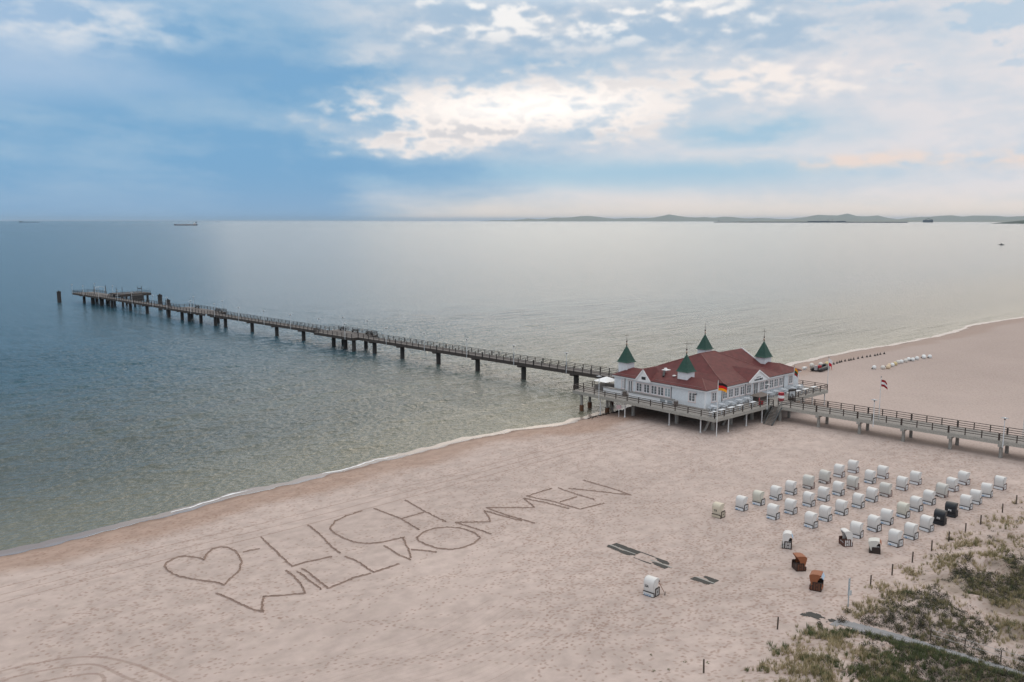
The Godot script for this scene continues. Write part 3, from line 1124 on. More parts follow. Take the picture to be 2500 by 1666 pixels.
	var dm2 := window_meshes(0.95, 2.3, 1)
	add_window(b, dm2, Transform3D(west, Vector3(0.397, DECK + 0.3, -17.2)), glass, "door")
	for p in [[5.0, 3.85], [7.1, 1.9]]:
		pass
	# lamp bracket beside the corner window
	var lb := MB.new()
	lb.bx(0.15, 0.4, 6.1, 6.2, -2.35, -2.2)
	lb.bx(0.02, 0.2, 6.0, 6.16, -2.4, -2.15)
	obj("wall_lamp", lb, dark, b)


# ---------------------------------------------------------------- railings
func railing(parent: Node3D, called: String, pts: Array, every: float, m: Material, h := 1.1, drop := 0.55, thick := 1.0) -> void:
	var mb := MB.new()
	for i in pts.size() - 1:
		var p: Vector3 = pts[i]
		var q: Vector3 = pts[i + 1]
		var n := maxi(1, roundi(p.distance_to(q) / every))
		for k in n + 1:
			var at := p.lerp(q, float(k) / n)
			if k == 0 and i > 0:
				continue
			mb.bx(at.x - 0.065 * thick, at.x + 0.065 * thick, at.y - drop, at.y + h - 0.05, at.z - 0.065 * thick, at.z + 0.065 * thick)
		var f := (q - p).normalized()
		for e in [[h, 0.075, 0.15], [h * 0.68, 0.09, 0.06], [h * 0.38, 0.09, 0.06]]:
			mb.beam(p + Vector3(0, e[0], 0), q + Vector3(0, e[0], 0), e[2] * thick, e[1] * thick)
	obj(called, mb, m, parent)


func lamp_proto() -> Node3D:
	var t := thing("street_lamp", "", "street lamp", Vector3.ZERO, 0.0, "white twin-arm lamps on the pier")
	var p := MB.new()
	p.cyl(Vector3(0, -0.35, 0), Vector3(0, 4.1, 0), 0.075, 0.05, 8)
	obj("lamp_post", p, mat(0.62, 0.66, 0.69, 0.5), t)
	var a := MB.new()
	a.cyl(Vector3(0, 4.13, 0), Vector3(0, 4.22, 0), 0.52, 0.16, 12)
	obj("lamp_shade", a, mats["white"], t)
	var g := MB.new()
	g.cyl(Vector3(0, 3.83, 0), Vector3(0, 4.12, 0), 0.1, 0.16, 8)
	obj("lantern", g, mat(0.09, 0.1, 0.11, 0.3), t)
	return t


func build_platform() -> void:
	var tex := noise_tex(0.03, 512, 0.7, 1.0, 16)
	var boards := worn(0.37, 0.345, 0.32, 0.85, tex, 0.5)
	var fascia := worn(0.50, 0.485, 0.44, 0.8, tex, 0.35)
	var rail := mat(0.055, 0.042, 0.036, 0.8)
	var conc := worn(0.44, 0.43, 0.40, 0.85, tex, 0.6)
	mats["boards"] = boards
	mats["fascia"] = fascia
	mats["rail"] = rail
	mats["concrete"] = conc
	mats["rust"] = worn(0.20, 0.095, 0.05, 0.9, tex, 0.9)
	mats["pale_post"] = mat(0.64, 0.65, 0.65, 0.6)
	var t := thing("pavilion_platform", "raised timber deck on posts around the white pavilion", "platform")
	var d := MB.new()
	d.bx(-4.8, 31.8, DECK - 0.2, DECK, -27.0, 0.0)
	d.bx(-4.8, 11.5, DECK - 0.2, DECK - 0.001, 0.0, 5.25)
	d.bx(11.5, 17.6, DECK - 0.2, DECK - 0.002, 0.0, 6.4)
	d.bx(17.6, 31.8, DECK - 0.2, DECK - 0.001, 0.0, 5.25)
	obj("deck", d, boards, t)
	var jo := MB.new()
	for x in [-3.0, 1.5, 6.0, 10.5, 15.0, 19.5, 24.0, 28.5]:
		jo.bx(x - 0.15, x + 0.15, DECK - 0.62, DECK - 0.2, -26.6, 4.9)
	obj("joist", jo, rail, t)
	for e in [[Vector3(-4.86, 0, 5.3), Vector3(-4.86, 0, -27.05)], [Vector3(-4.8, 0, 5.31), Vector3(11.5, 0, 5.31)], [Vector3(17.6, 0, 5.31), Vector3(31.8, 0, 5.31)], [Vector3(31.86, 0, 5.3), Vector3(31.86, 0, -27.05)], [Vector3(-4.8, 0, -27.06), Vector3(31.8, 0, -27.06)]]:
		var f := MB.new()
		var p: Vector3 = e[0]
		var q: Vector3 = e[1]
		for k in 3:
			f.beam(p + Vector3(0, DECK - 0.06 - 0.2 * k, 0), q + Vector3(0, DECK - 0.06 - 0.2 * k, 0), 0.1 - 0.006 * k, 0.18)
		obj("edge_board", f, fascia, t)
	railing(t, "railing", [Vector3(-4.8, DECK, -26.9), Vector3(-4.8, DECK, 5.2)], 2.7, rail)
	railing(t, "railing", [Vector3(-4.8, DECK, 5.2), Vector3(11.3, DECK, 5.2)], 2.7, rail)
	railing(t, "railing", [Vector3(-4.6, DECK, -26.9), Vector3(8.0, DECK, -26.9)], 2.7, rail)
	railing(t, "railing", [Vector3(18.6, DECK, 5.2), Vector3(31.7, DECK, 5.2), Vector3(31.7, DECK, -2.5)], 2.6, rail)
	railing(t, "railing", [Vector3(11.3, DECK, 5.2), Vector3(11.3, DECK, 6.1)], 1.0, rail)
	railing(t, "railing", [Vector3(17.6, DECK, 6.2), Vector3(18.6, DECK, 5.2)], 1.4, rail)
	# slender white posts under the edge
	for p in [[-4.25, 2.1], [-0.6, 5.05], [5.4, 4.6], [-3.95, -4.65], [-4.2, -14.5], [9.6, 5.0], [18.4, 5.0], [22.5, 5.0], [26.6, 5.0], [31.4, 4.9], [31.4, 0.6], [31.4, -6.0], [-4.4, -20.3]]:
		var m := MB.new()
		var y0 := maxf(ground(p[0], p[1]), -1.0)
		m.cyl(Vector3(p[0], y0 - 0.3, p[1]), Vector3(p[0], DECK - 0.55, p[1]), 0.11, 0.11, 8)
		m.cyl(Vector3(p[0], y0 - 0.1, p[1]), Vector3(p[0], y0 + 0.16, p[1]), 0.2, 0.17, 8)
		obj("post", m, mats["pale_post"], t)
	# concrete piles
	for p in [[-1.4, 2.5], [4.3, 2.2], [10.5, 2.4], [17.2, 2.4], [24.0, 2.2], [-1.8, -4.7], [-2.0, -14.4], [4.3, -7.0], [10.5, -7.0], [17.2, -7.0], [24.0, -7.0], [30.0, -7.0], [4.3, -16.0], [10.5, -16.0], [17.2, -16.0], [24.0, -16.0], [30.0, -16.0], [10.5, -25.0], [17.2, -25.0], [24.0, -25.0], [30.0, -25.0]]:
		var m := MB.new()
		var y0 := maxf(ground(p[0], p[1]), -1.5)
		m.cyl(Vector3(p[0], y0 - 0.5, p[1]), Vector3(p[0], DECK - 0.6, p[1]), 0.34, 0.34, 10)
		obj("pile", m, conc, t)
		if p[1] > 0.0:
			var br := MB.new()
			br.cyl(Vector3(p[0] - 1.5, y0 - 0.3, p[1] - 0.7), Vector3(p[0] - 0.5, DECK - 0.6, p[1]), 0.22, 0.22, 8)
			obj("brace_pile", br, conc, t)
	# seaward corner: posts that stand in the water in rusty sleeves
	for p in [[-4.2, -25.3], [-1.2, -26.0], [-2.4, -20.4], [4.0, -25.0]]:
		var m := MB.new()
		m.cyl(Vector3(p[0], -1.5, p[1]), Vector3(p[0], DECK - 0.55, p[1]), 0.26, 0.26, 10)
		m.bx(p[0] - 0.5, p[0] + 0.5, DECK - 0.75, DECK - 0.55, p[1] - 0.4, p[1] + 0.4)
		var po := obj("pile", m, conc, t)
		var sl := MB.new()
		sl.cyl(Vector3(p[0], -1.4, p[1]), Vector3(p[0], 1.15, p[1]), 0.42, 0.42, 10)
		obj("rusty_sleeve", sl, mats["rust"], po)
	var lean := MB.new()
	lean.cyl(Vector3(-1.0, -0.5, -19.8), Vector3(-2.2, DECK - 0.6, -20.3), 0.2, 0.2, 8)
	obj("brace_pile", lean, conc, t)
	# stairs down to the sand
	var st := thing("beach_stairs", "dark wooden stairs from the pavilion deck down to the sand", "stairs", Vector3(11.6, 0, 6.75))
	var y1 := 0.95
	for k in 14:
		var s := MB.new()
		var u := (k + 0.5) / 14.0
		var px := -2.9 * u
		var py := lerpf(DECK, y1, u)
		s.bx(px - 0.11, px + 0.11, py - 0.025, py + 0.02, -0.78, 0.78)
		obj("step", s, mat(0.26, 0.235, 0.215, 0.85), st)
	for z in [-0.82, 0.82]:
		var s := MB.new()
		s.beam(Vector3(0.1, DECK - 0.12, z), Vector3(-3.0, y1 - 0.12, z), 0.07, 0.26)
		obj("stringer", s, mat(0.085, 0.10, 0.105, 0.7), st)
		var h := MB.new()
		h.beam(Vector3(0.1, DECK + 0.95, z), Vector3(-3.0, y1 + 0.9, z), 0.05, 0.05)
		for u in [0.0, 0.5, 1.0]:
			var at := Vector3(lerpf(0.05, -2.95, u), lerpf(DECK, y1, u), z)
			h.cyl(at, at + Vector3(0, 0.92, 0), 0.025, 0.025, 5)
		obj("handrail", h, mat(0.085, 0.10, 0.105, 0.7), st)


func build_walkway() -> void:
	var t := thing("beach_walkway", "straight timber walkway on paired posts leading inland from the pavilion", "walkway", Vector3(15.0, 0, 6.0))
	# local: z runs inland along the walkway
	t.rotation.y = 0.088
	var y := 3.62
	var n := 18
	var bay := 7.0
	for k in n:
		var z0 := k * bay
		var d := MB.new()
		d.bx(-2.3, 2.3, y - 0.16, y, z0, z0 + bay - 0.03)
		obj("deck", d, mats["boards"], t)
		for s in [-2.36, 2.36]:
			var f := MB.new()
			f.bx(s - 0.06, s + 0.06, y - 0.6, y - 0.02, z0, z0 + bay - 0.02)
			obj("girder", f, mats["fascia"], t)
		for s in [-2.3, 2.3]:
			railing(t, "railing", [Vector3(s, y, z0 + 0.02), Vector3(s, y, z0 + bay - 0.1)], 2.4, mats["rail"], 1.12, 0.5)
	for k in range(0, n + 1):
		var z := k * bay + 0.2
		var c := MB.new()
		c.bx(-2.5, 2.5, y - 0.95, y - 0.6, z - 0.3, z + 0.3)
		obj("crosshead", c, mats["concrete"], t)
		for s in [-1.75, 1.75]:
			var gp := t.transform * Vector3(s, 0, z)
			var m := MB.new()
			m.cyl(Vector3(s, ground(gp.x, gp.z) - 0.5, z), Vector3(s, y - 0.95, z), 0.29, 0.25, 10)
			obj("pile", m, mats["concrete"], t)


# ---------------------------------------------------------------- pier
func build_pier() -> void:
	var tex := noise_tex(0.03, 512, 0.65, 1.0, 18)
	var wood := worn(0.095, 0.078, 0.068, 0.85, tex, 0.4)
	var pilem := worn(0.075, 0.068, 0.064, 0.8, tex, 0.5)
	var deckm := worn(0.21, 0.19, 0.18, 0.85, tex, 0.5)
	var rail := mat(0.036, 0.030, 0.028, 0.8)
	var t := thing("long_pier", "long dark pier on single piles running out to sea", "pier", Vector3(14.3, 0, 0), 0.0755)
	# local -z runs out to sea; bents every 15.6 m
	var y := 4.0
	var bents := [26.1, 41.7, 57.3, 72.5, 86.8, 101.2, 113.2, 126.8, 132.6, 148.3, 163.5, 178.6, 196.3, 203.4, 214.0, 223.0, 228.6, 239.6, 258.5, 274.2, 292.6, 304.0, 323.4]
	# outline: [from, to, west edge, east edge]
	var spans := [[20.0, 118.5, -1.6, 1.6], [118.5, 137.0, -3.7, 4.9], [137.0, 206.0, -1.6, 1.6], [206.0, 234.0, -2.4, 5.6], [234.0, 300.0, -1.6, 1.6], [300.0, 331.0, -2.2, 6.8]]
	for s in spans:
		var n := maxi(1, roundi((s[1] - s[0]) / 15.6))
		for k in n:
			var z0 := -lerpf(s[0], s[1], float(k) / n)
			var z1 := -lerpf(s[0], s[1], float(k + 1) / n)
			var d := MB.new()
			d.bx(s[2], s[3], y - 0.14, y, z1 + 0.02, z0)
			obj("deck", d, deckm, t)
			for x in [s[2] + 0.05, s[3] - 0.05]:
				var g := MB.new()
				g.bx(x - 0.07, x + 0.07, y - 0.78, y - 0.02, z1 + 0.015, z0)
				obj("girder", g, wood, t)
			var mg := MB.new()
			mg.bx((s[2] + s[3]) / 2 - 0.3, (s[2] + s[3]) / 2 + 0.3, y - 0.8, y - 0.14, z1 + 0.02, z0)
			obj("girder", mg, wood, t)
			for x in [s[2] + 0.02, s[3] - 0.02]:
				if s[0] == 300.0 and x > 0 and k == 0:
					continue
				railing(t, "railing", [Vector3(x, y, z0 - 0.05), Vector3(x, y, z1 + 0.1)], 2.25, rail, 1.1, 0.5)
	for e in [[118.5, -3.7, -1.6], [118.5, 1.6, 4.9], [137.0, -3.7, -1.6], [137.0, 1.6, 4.9], [206.0, 1.6, 5.6], [234.0, 1.6, 5.6], [300.0, 1.6, 3.0], [331.0, -2.2, 6.8]]:
		railing(t, "railing", [Vector3(e[1], y, -e[0]), Vector3(e[2], y, -e[0])], 2.2, rail, 1.1, 0.5)
		var f := MB.new()
		f.bx(e[1], e[2], y - 0.78, y - 0.03, -e[0] - 0.06, -e[0] + 0.06)
		obj("edge_board", f, wood, t)
	for z in bents:
		var c := MB.new()
		c.bx(-1.7, 1.7, y - 1.12, y - 0.8, -z - 0.5, -z + 0.5)
		obj("pile_cap", c, wood, t)
		var p := MB.new()
		p.cyl(Vector3(0, -2.5, -z), Vector3(0, y - 1.12, -z), 0.58, 0.58, 12)
		obj("pile", p, pilem, t)
	for q in [[-2.4, 119.4, 0.55], [3.6, 122.0, 0.55], [3.6, 133.0, 0.55], [4.4, 210.0, 0.55], [4.4, 230.0, 0.55], [2.4, 310.0, 0.9], [5.4, 311.0, 0.9], [0.6, 315.0, 0.8], [5.6, 324.0, 0.7]]:
		var p := MB.new()
		p.cyl(Vector3(q[0], -2.5, -q[1]), Vector3(q[0], y - 0.8, -q[1]), q[2], q[2], 12)
		obj("pile", p, pilem, t)
	# boat landing beside the pier head: a higher stage, its hut and a gate
	var l := thing("boat_landing", "dark raised boat landing stage beside the pier head", "landing stage", t.transform * Vector3(9.0, 0, -296.0), 0.0755)
	var lm := MB.new()
	lm.bx(-6.5, 6.5, 5.0, 5.35, -5.5, 6.0)
	lm.bx(-6.5, 6.5, 4.35, 5.0, 5.7, 6.0)
	obj("deck", lm, wood, l)
	for x in [-5.0, 0.0, 5.5]:
		for z in [-4.0, 4.5]:
			var p := MB.new()
			p.cyl(Vector3(x, -2.5, z), Vector3(x, 5.0, z), 0.45, 0.45, 10)
			obj("pile", p, pilem, l)
	railing(l, "railing", [Vector3(-6.4, 5.35, 5.9), Vector3(6.4, 5.35, 5.9), Vector3(6.4, 5.35, -5.4)], 1.9, mat(0.16, 0.24, 0.30, 0.6), 1.1, 0.1, 0.8)
	var hut := MB.new()
	hut.bx(-3.0, 1.6, 2.4, 5.0, 7.2, 10.0)
	obj("ramp_housing", hut, pilem, l)
	var gate := MB.new()
	for x in [-5.6, -3.2, 3.4, 5.0]:
		gate.cyl(Vector3(x, 5.3, 0), Vector3(x, 8.0, 0), 0.09, 0.09, 6)
	gate.beam(Vector3(3.4, 7.0, 0), Vector3(5.0, 7.0, 0), 0.08, 0.3)
	gate.beam(Vector3(-5.6, 7.3, 0), Vector3(-5.0, 5.4, 0), 0.08, 0.1)
	obj("mooring_frame", gate, rail, l)
	var ar := thing("pier_gate", "white arched frame between two dark poles at the pier head", "gate", t.transform * Vector3(4.2, y, -316.0), 0.0755)
	var po := MB.new()
	for x in [-2.4, 2.4]:
		po.cyl(Vector3(x, 0, 0), Vector3(x, 3.6, 0), 0.13, 0.13, 6)
	obj("pole", po, rail, ar)
	var aw := MB.new()
	for k in 10:
		var a0 := PI * k / 10.0
		var a1 := PI * (k + 1) / 10.0
		aw.beam(Vector3(-2.1 * cos(a0), 2.3 + 1.0 * sin(a0), 0), Vector3(-2.1 * cos(a1), 2.3 + 1.0 * sin(a1), 0), 0.14, 0.12)
	for x in [-2.1, 2.1]:
		aw.beam(Vector3(x, 0, 0), Vector3(x, 2.3, 0), 0.1, 0.1)
	obj("arch", aw, mats["pale_post"], ar)
	# mooring dolphins
	for q in [[Vector3(-18.1, 0, -330.6), 5.2, "thick dark mooring pile alone in the water left of the pier head"], [t.transform * Vector3(9.5, 0, -268.0), 6.6, "tall dark mooring pile with a round cap behind the outer pier"], [t.transform * Vector3(6.4, 0, -254.0), 5.6, "short dark mooring pile behind the outer pier railing"]]:
		var w := thing("mooring_pile", q[2], "mooring pile", Vector3(q[0].x, 0, q[0].z), 0.0, "mooring piles near the pier")
		var m := MB.new()
		m.cyl(Vector3(0, -2.5, 0), Vector3(0, q[1] * 0.85, 0), 0.85, 0.85, 12)
		obj("pile", m, pilem, w)
		var cp := MB.new()
		cp.cyl(Vector3(0, q[1] * 0.85, 0), Vector3(0, q[1] * 0.93, 0), 0.95, 0.95, 12)
		cp.cyl(Vector3(0, q[1] * 0.93, 0), Vector3(0, q[1], 0), 0.3, 0.3, 8)
		obj("cap", cp, mat(0.03, 0.03, 0.03, 0.7), w)
	# benches on the wide places
	for q in [[3.9, 121.0, "dark bench at the landward end of the wide pier bay"], [3.9, 127.5, "dark bench half way along the wide pier bay"], [3.9, 133.5, "dark bench at the seaward end of the wide pier bay"], [4.6, 211.0, "dark bench in the outer pier bay nearer the shore"], [4.6, 226.0, "dark bench in the outer pier bay nearer the pier head"]]:
		var w := thing("pier_bench", q[2], "bench", t.transform * Vector3(q[0], y, -q[1]), 0.0755, "benches on the pier")
		var m := MB.new()
		m.bx(-0.25, 0.25, 0.4, 0.48, -1.5, 1.5)
		obj("seat", m, rail, w)
		var bk := MB.new()
		for k in 3:
			bk.bx(0.25, 0.31, 0.5 + 0.18 * k, 0.63 + 0.18 * k, -1.5, 1.5)
		obj("backrest", bk, rail, w)
		for z in [-1.2, 1.2]:
			var lg := MB.new()
			lg.bx(-0.22, 0.28, 0, 0.4, z - 0.06, z + 0.06)
			obj("leg", lg, rail, w)
	# lamps
	var lamp := lamp_proto()
	var ords := ["first", "second", "third", "fourth", "fifth", "sixth", "seventh", "eighth", "ninth", "tenth", "eleventh", "twelfth", "thirteenth", "fourteenth", "fifteenth", "sixteenth", "seventeenth", "eighteenth"]
	var k := 0
	for z in [43.1, 58.8, 74.5, 90.2, 105.8, 121.5, 137.2, 152.6, 168.0, 184.0, 200.5, 216.3, 237.0, 249.0, 268.0, 282.0, 300.5, 317.5]:
		var x := -1.72
		if z > 118.5 and z < 137.0:
			x = -3.82
		elif z > 206.0 and z < 234.0:
			x = -2.52
		elif z > 300.0:
			x = -2.32
		var at := t.transform * Vector3(x, y - 0.35, -z)
		var lab: String = "white pier lamp, %s along the near railing counted from the pavilion" % ords[k]
		if k == 0:
			lamp.position = at
			lamp.set_meta("label", lab)
		else:
			copy_of(lamp, at, 0.0, lab)
		k += 1
	for q in [[5.0, 123.0, "white pier lamp at the landward corner of the wide bay's far side"], [5.0, 135.0, "white pier lamp at the seaward corner of the wide bay's far side"], [5.7, 209.0, "white lamp at the landward end of the outer bay's far side"], [5.7, 231.0, "white lamp at the seaward end of the outer bay's far side"], [6.9, 309.0, "white lamp on the far side of the pier head, landward one"], [6.9, 329.0, "white lamp at the far outer corner of the pier head"], [-2.3, 330.5, "white lamp at the near outer corner of the pier head"]]:
		copy_of(lamp, t.transform * Vector3(q[0], y - 0.35, -q[1]), 0.0, q[2])
	copy_of(lamp, Vector3(-4.98, DECK - 0.45, -20.2), 0.0, "white lamp on the pavilion deck's seaward west railing")
	copy_of(lamp, Vector3(10.3, DECK - 0.3, 5.5), 0.0, "white lamp at the head of the beach stairs")
	copy_of(lamp, Vector3(12.9 + 0.6, 3.1, 23.0), 0.0, "white lamp on the walkway's near railing beside the red and white flag")
	copy_of(lamp, Vector3(15.2, 3.1, 41.8), 0.0, "white lamp on the walkway's near railing by the frame's right edge")


# ---------------------------------------------------------------- terrace
func build_terrace() -> void:
	var plastic := mat(0.60, 0.64, 0.68, 0.4)
	var ch := MB.new()
	ch.bx(-0.23, 0.23, 0.42, 0.46, -0.23, 0.23)
	for x in [-0.21, 0.21]:
		for z in [-0.21, 0.21]:
			ch.bx(x - 0.022, x + 0.022, 0.0, 0.64 if z > 0 else 0.86, z - 0.022, z + 0.022)
		ch.bx(x - 0.03, x + 0.03, 0.63, 0.67, -0.23, 0.23)
	for k in 4:
		ch.bx(-0.19 + 0.11 * k, -0.13 + 0.11 * k, 0.5, 0.86, -0.235, -0.205)
	ch.bx(-0.23, 0.23, 0.82, 0.88, -0.24, -0.2)
	var chm := ch.mesh()
	var tt := MB.new()
	tt.cyl(Vector3(0, 0.71, 0), Vector3(0, 0.745, 0), 0.55, 0.55, 14)
	var ttm := tt.mesh()
	var tl := MB.new()
	tl.cyl(Vector3(0, 0.02, 0), Vector3(0, 0.71, 0), 0.05, 0.05, 8)
	tl.cyl(Vector3(0, 0.0, 0), Vector3(0, 0.04, 0), 0.28, 0.2, 10)
	var tlm := tl.mesh()
	var where := ["by the west corner window", "below the second front window", "below the third front window", "below the fourth front window", "beside the brown stall", "just right of the pavilion door", "second right of the door", "third right of the door", "fourth right of the door", "by the east corner window"]
	var seatn := ["back left", "back right", "front left", "front right", "left end", "right end"]
	var i := 0
	for a in [0.6, 3.1, 5.7, 8.3, 10.8, 18.0, 20.3, 22.9, 25.7, 28.3]:
		var o := Vector3(a, DECK, 1.15)
		var t := thing("terrace_table", "round white terrace table %s" % where[i], "table", o, 0.0, "terrace tables by the wall")
		obj("tabletop", ttm, plastic, t)
		obj("table_leg", tlm, plastic, t)
		for k in 6:
			var an: float = [-0.62, 0.62, PI + 0.62, PI - 0.62, -PI / 2 - 0.1, PI / 2 + 0.1][k] + rng.randfn(0, 0.12)
			var dist := 0.72 + 0.1 * rng.randf()
			var p := o + Vector3(sin(an) * dist, 0.0, -cos(an) * dist)
			var c := obj("terrace_chair", chm, plastic)
			c.position = p
			c.rotation.y = -an
			tag(c, "white slatted plastic chair, %s of the table %s" % [seatn[k], where[i]], "chair", "white terrace chairs")
		i += 1
	# low white tables along the railing
	var lt := MB.new()
	lt.bx(-0.75, 0.75, 0.68, 0.73, -0.4, 0.4)
	var ltm := lt.mesh()
	var leg := MB.new()
	leg.bx(-0.05, 0.05, 0, 0.68, -0.05, 0.05)
	var legm := leg.mesh()
	var n := 0
	var wh := ["nearest the German flag", "second from the German flag", "third from the German flag", "fourth from the German flag", "next to the red chair", "nearest the menu board", "second from the menu board", "third from the menu board", "at the east corner"]
	for a in [-3.2, -0.6, 2.1, 4.7, 8.6, 20.8, 23.6, 26.3, 29.4]:
		var t := thing("railing_table", "long white table along the front railing, %s" % wh[n], "table", Vector3(a, DECK, 3.75), 0.0, "white tables along the railing")
		obj("tabletop", ltm, plastic, t)
		for x in [-0.6, 0.6]:
			for z in [-0.3, 0.3]:
				var l := obj("leg", legm, plastic, t)
				l.position = Vector3(x, 0, z)
		n += 1
	# brown stall with a low hipped roof
	var s := thing("wooden_stall", "brown wooden stall with low hipped roof in front of the door", "stall", Vector3(13.6, DECK, 1.9))
	var bm := MB.new()
	bm.bx(-1.2, 1.2, 0, 0.75, -0.7, 0.7)
	obj("counter", bm, mat(0.10, 0.085, 0.075, 0.8), s)
	var rm := MB.new()
	hip(rm, [[-1.75, 1.75, -1.15, 1.15, 0.95]], [-0.6, 0.6, 0, 0.001, 1.5])
	rm.quad(Vector3(-1.75, 0.95, -1.15), Vector3(1.75, 0.95, -1.15), Vector3(1.75, 0.95, 1.15), Vector3(-1.75, 0.95, 1.15), Vector3.DOWN)
	obj("roof", rm, mat(0.15, 0.125, 0.11, 0.85), s)
	for x in [-1.5, 1.5]:
		for z in [-0.9, 0.9]:
			var pm := MB.new()
			pm.bx(x - 0.05, x + 0.05, 0, 0.95, z - 0.05, z + 0.05)
			obj("post", pm, mat(0.10, 0.085, 0.075, 0.8), s)
	var rc := thing("red_armchair", "red plastic armchair beside the stairs behind the deck railing", "chair", Vector3(10.6, DECK, 4.1), 0.4)
	var red := mat(0.30, 0.02, 0.03, 0.5)
	var r1 := MB.new()
	r1.bx(-0.35, 0.35, 0.3, 0.44, -0.35, 0.35)
	obj("seat", r1, red, rc)
	var r2 := MB.new()
	r2.bx(-0.35, 0.35, 0.44, 1.15, -0.38, -0.28)
	obj("backrest", r2, red, rc)
	for x in [-0.36, 0.36]:
		var r3 := MB.new()
		r3.bx(x - 0.05, x + 0.05, 0.0, 0.68, -0.35, 0.35)
		obj("arm", r3, red, rc)
	# red and white striped round board
	var bb := thing("striped_barrel", "red and white striped barrel at the start of the walkway", "barrel", Vector3(16.3, DECK, 4.6))
	var cols := [mat(0.33, 0.015, 0.03, 0.5), mats["white"], mat(0.33, 0.015, 0.03, 0.5)]
	for k in 3:
		var m := MB.new()
		var r0: float = [0.5, 0.56, 0.56][k]
		var rr: float = [0.56, 0.56, 0.5][k]
		m.cyl(Vector3(0, 0.5 * k, 0), Vector3(0, 0.5 * (k + 1), 0), r0, rr, 14, k != 1)
		obj("stripe", m, cols[k], bb)
	# menu board
	var mbd := thing("menu_board", "dark framed menu board with white sheet on the deck railing", "sign", Vector3(18.3, DECK, 5.6), -0.35)
	var fr := MB.new()
	for x in [-0.72, 0.72]:
		fr.bx(x - 0.06, x + 0.06, -0.5, 1.9, -0.06, 0.06)
	fr.bx(-0.8, 0.8, 1.62, 2.0, -0.08, 0.08)
	fr.bx(-0.66, 0.66, 0.42, 0.5, -0.04, 0.04)
	obj("frame", fr, mat(0.035, 0.03, 0.03, 0.7), mbd)
	var sh := MB.new()
	sh.bx(-0.6, 0.6, 0.52, 1.55, -0.02, 0.03)
	var pn := obj("panel", sh, mat(0.5, 0.53, 0.55, 0.5), mbd)
	var ink := MB.new()
	for k in 4:
		ink.bx(-0.35, 0.3 - 0.1 * (k % 2), 1.32 - 0.18 * k, 1.37 - 0.18 * k, 0.03, 0.036)
	obj("print", ink, mat(0.2, 0.22, 0.25, 0.6), pn)
	var bx := MB.new()
	bx.bx(-0.66, 0.66, -0.35, 0.3, -0.3, 0.25)
	obj("planter", bx, mat(0.06, 0.05, 0.045, 0.8), mbd)
	# bar counters along the west wall
	for q in [[5.9, 15.9, "long white bar counter with grey top under the west windows"], [17.6, 22.2, "short white bar counter with grey top at the seaward west corner"]]:
		var c := thing("bar_counter", q[2], "counter", Vector3(-1.3, DECK, -(q[0] + q[1]) / 2))
		var hl: float = (q[1] - q[0]) / 2
		var w := MB.new()
		w.bx(-0.3, 0.35, 0.05, 0.92, -hl, hl)
		obj("front_panel", w, mats["white"], c)
		var tp := MB.new()
		tp.bx(-0.5, 0.45, 0.92, 1.0, -hl - 0.05, hl + 0.05)
		obj("top", tp, mat(0.17, 0.165, 0.16, 0.6), c)
		if hl > 3:
			for z in [2.3, 3.9]:
				var g := MB.new()
				g.bx(-0.33, -0.3, 0.15, 0.75, z, z + 1.1)
				obj("grille", g, mat(0.28, 0.31, 0.33, 0.5), c)
	var cn := thing("canopy_tent", "white canopy roof over a dark kiosk behind the bar counter", "canopy", Vector3(0.6, DECK, -23.4))
	var ro := MB.new()
	hip(ro, [[-1.9, 1.9, -1.6, 1.6, 1.75]], [-0.05, 0.05, -0.05, 0.05, 2.5])
	obj("canopy_roof", ro, mats["white"], cn)
	for x in [-1.8, 1.8]:
		for z in [-1.5, 1.5]:
			var p := MB.new()
			p.bx(x - 0.05, x + 0.05, 0, 1.76, z - 0.05, z + 0.05)
			obj("post", p, mat(0.05, 0.045, 0.04, 0.7), cn)
	var kb := MB.new()
	kb.bx(-1.7, 1.7, 0, 0.95, -1.4, 1.4)
	obj("kiosk_wall", kb, mat(0.12, 0.11, 0.105, 0.8), cn)
	for q in [[-1.4, -17.0, "brown waste bin between the two bar counters"], [-1.5, -5.2, "dark waste bin at the south end of the long bar counter"]]:
		var bn := thing("waste_bin", q[2], "bin", Vector3(q[0], DECK, q[1]))
		var m := MB.new()
		m.cyl(Vector3.ZERO, Vector3(0, 0.85, 0), 0.34, 0.4, 10)
		obj("drum", m, mat(0.12, 0.095, 0.085, 0.8), bn)
		var li := MB.new()
		li.cyl(Vector3(0, 0.85, 0), Vector3(0, 1.02, 0), 0.42, 0.3, 10)
		obj("lid", li, mat(0.3, 0.29, 0.28, 0.6), bn)


# ---------------------------------------------------------------- flags
func flag_cloth(bands: Array, w: float, h: float, droop: float, sd: float, upright := false) -> MB:
	# hoist at x = 0; the cloth falls from (0, 0) downwards by h, blowing along +x
	var mb := MB.new()
	mb.tinted = true
	var nx := 14
	var ny := 9
	var at := func(i: float, j: float) -> Vector3:
		var u := i / nx
		var v := j / ny
		var x := w * u * (1.0 - droop * 0.45 * u)
		var y := -h * v - droop * h * 0.75 * u * u
		return Vector3(x, y, 0.16 * sin(u * 7.0 + v * 2.2 + sd) * (0.3 + u))
	for s in [-1.0, 1.0]:
		for i in nx:
			for j in ny:
				var k := int(float(j) / ny * bands.size())
				mb.col = bands[k]
				var off := Vector3(0, 0, 0.008 * s)
				var p: Vector3 = at.call(i, j)
				var q: Vector3 = at.call(i + 1, j)
				var r: Vector3 = at.call(i + 1, j + 1)
				var t: Vector3 = at.call(i, j + 1)
				mb.quad(p + off, q + off, r + off, t + off, Vector3(0, 0, s))
	return mb


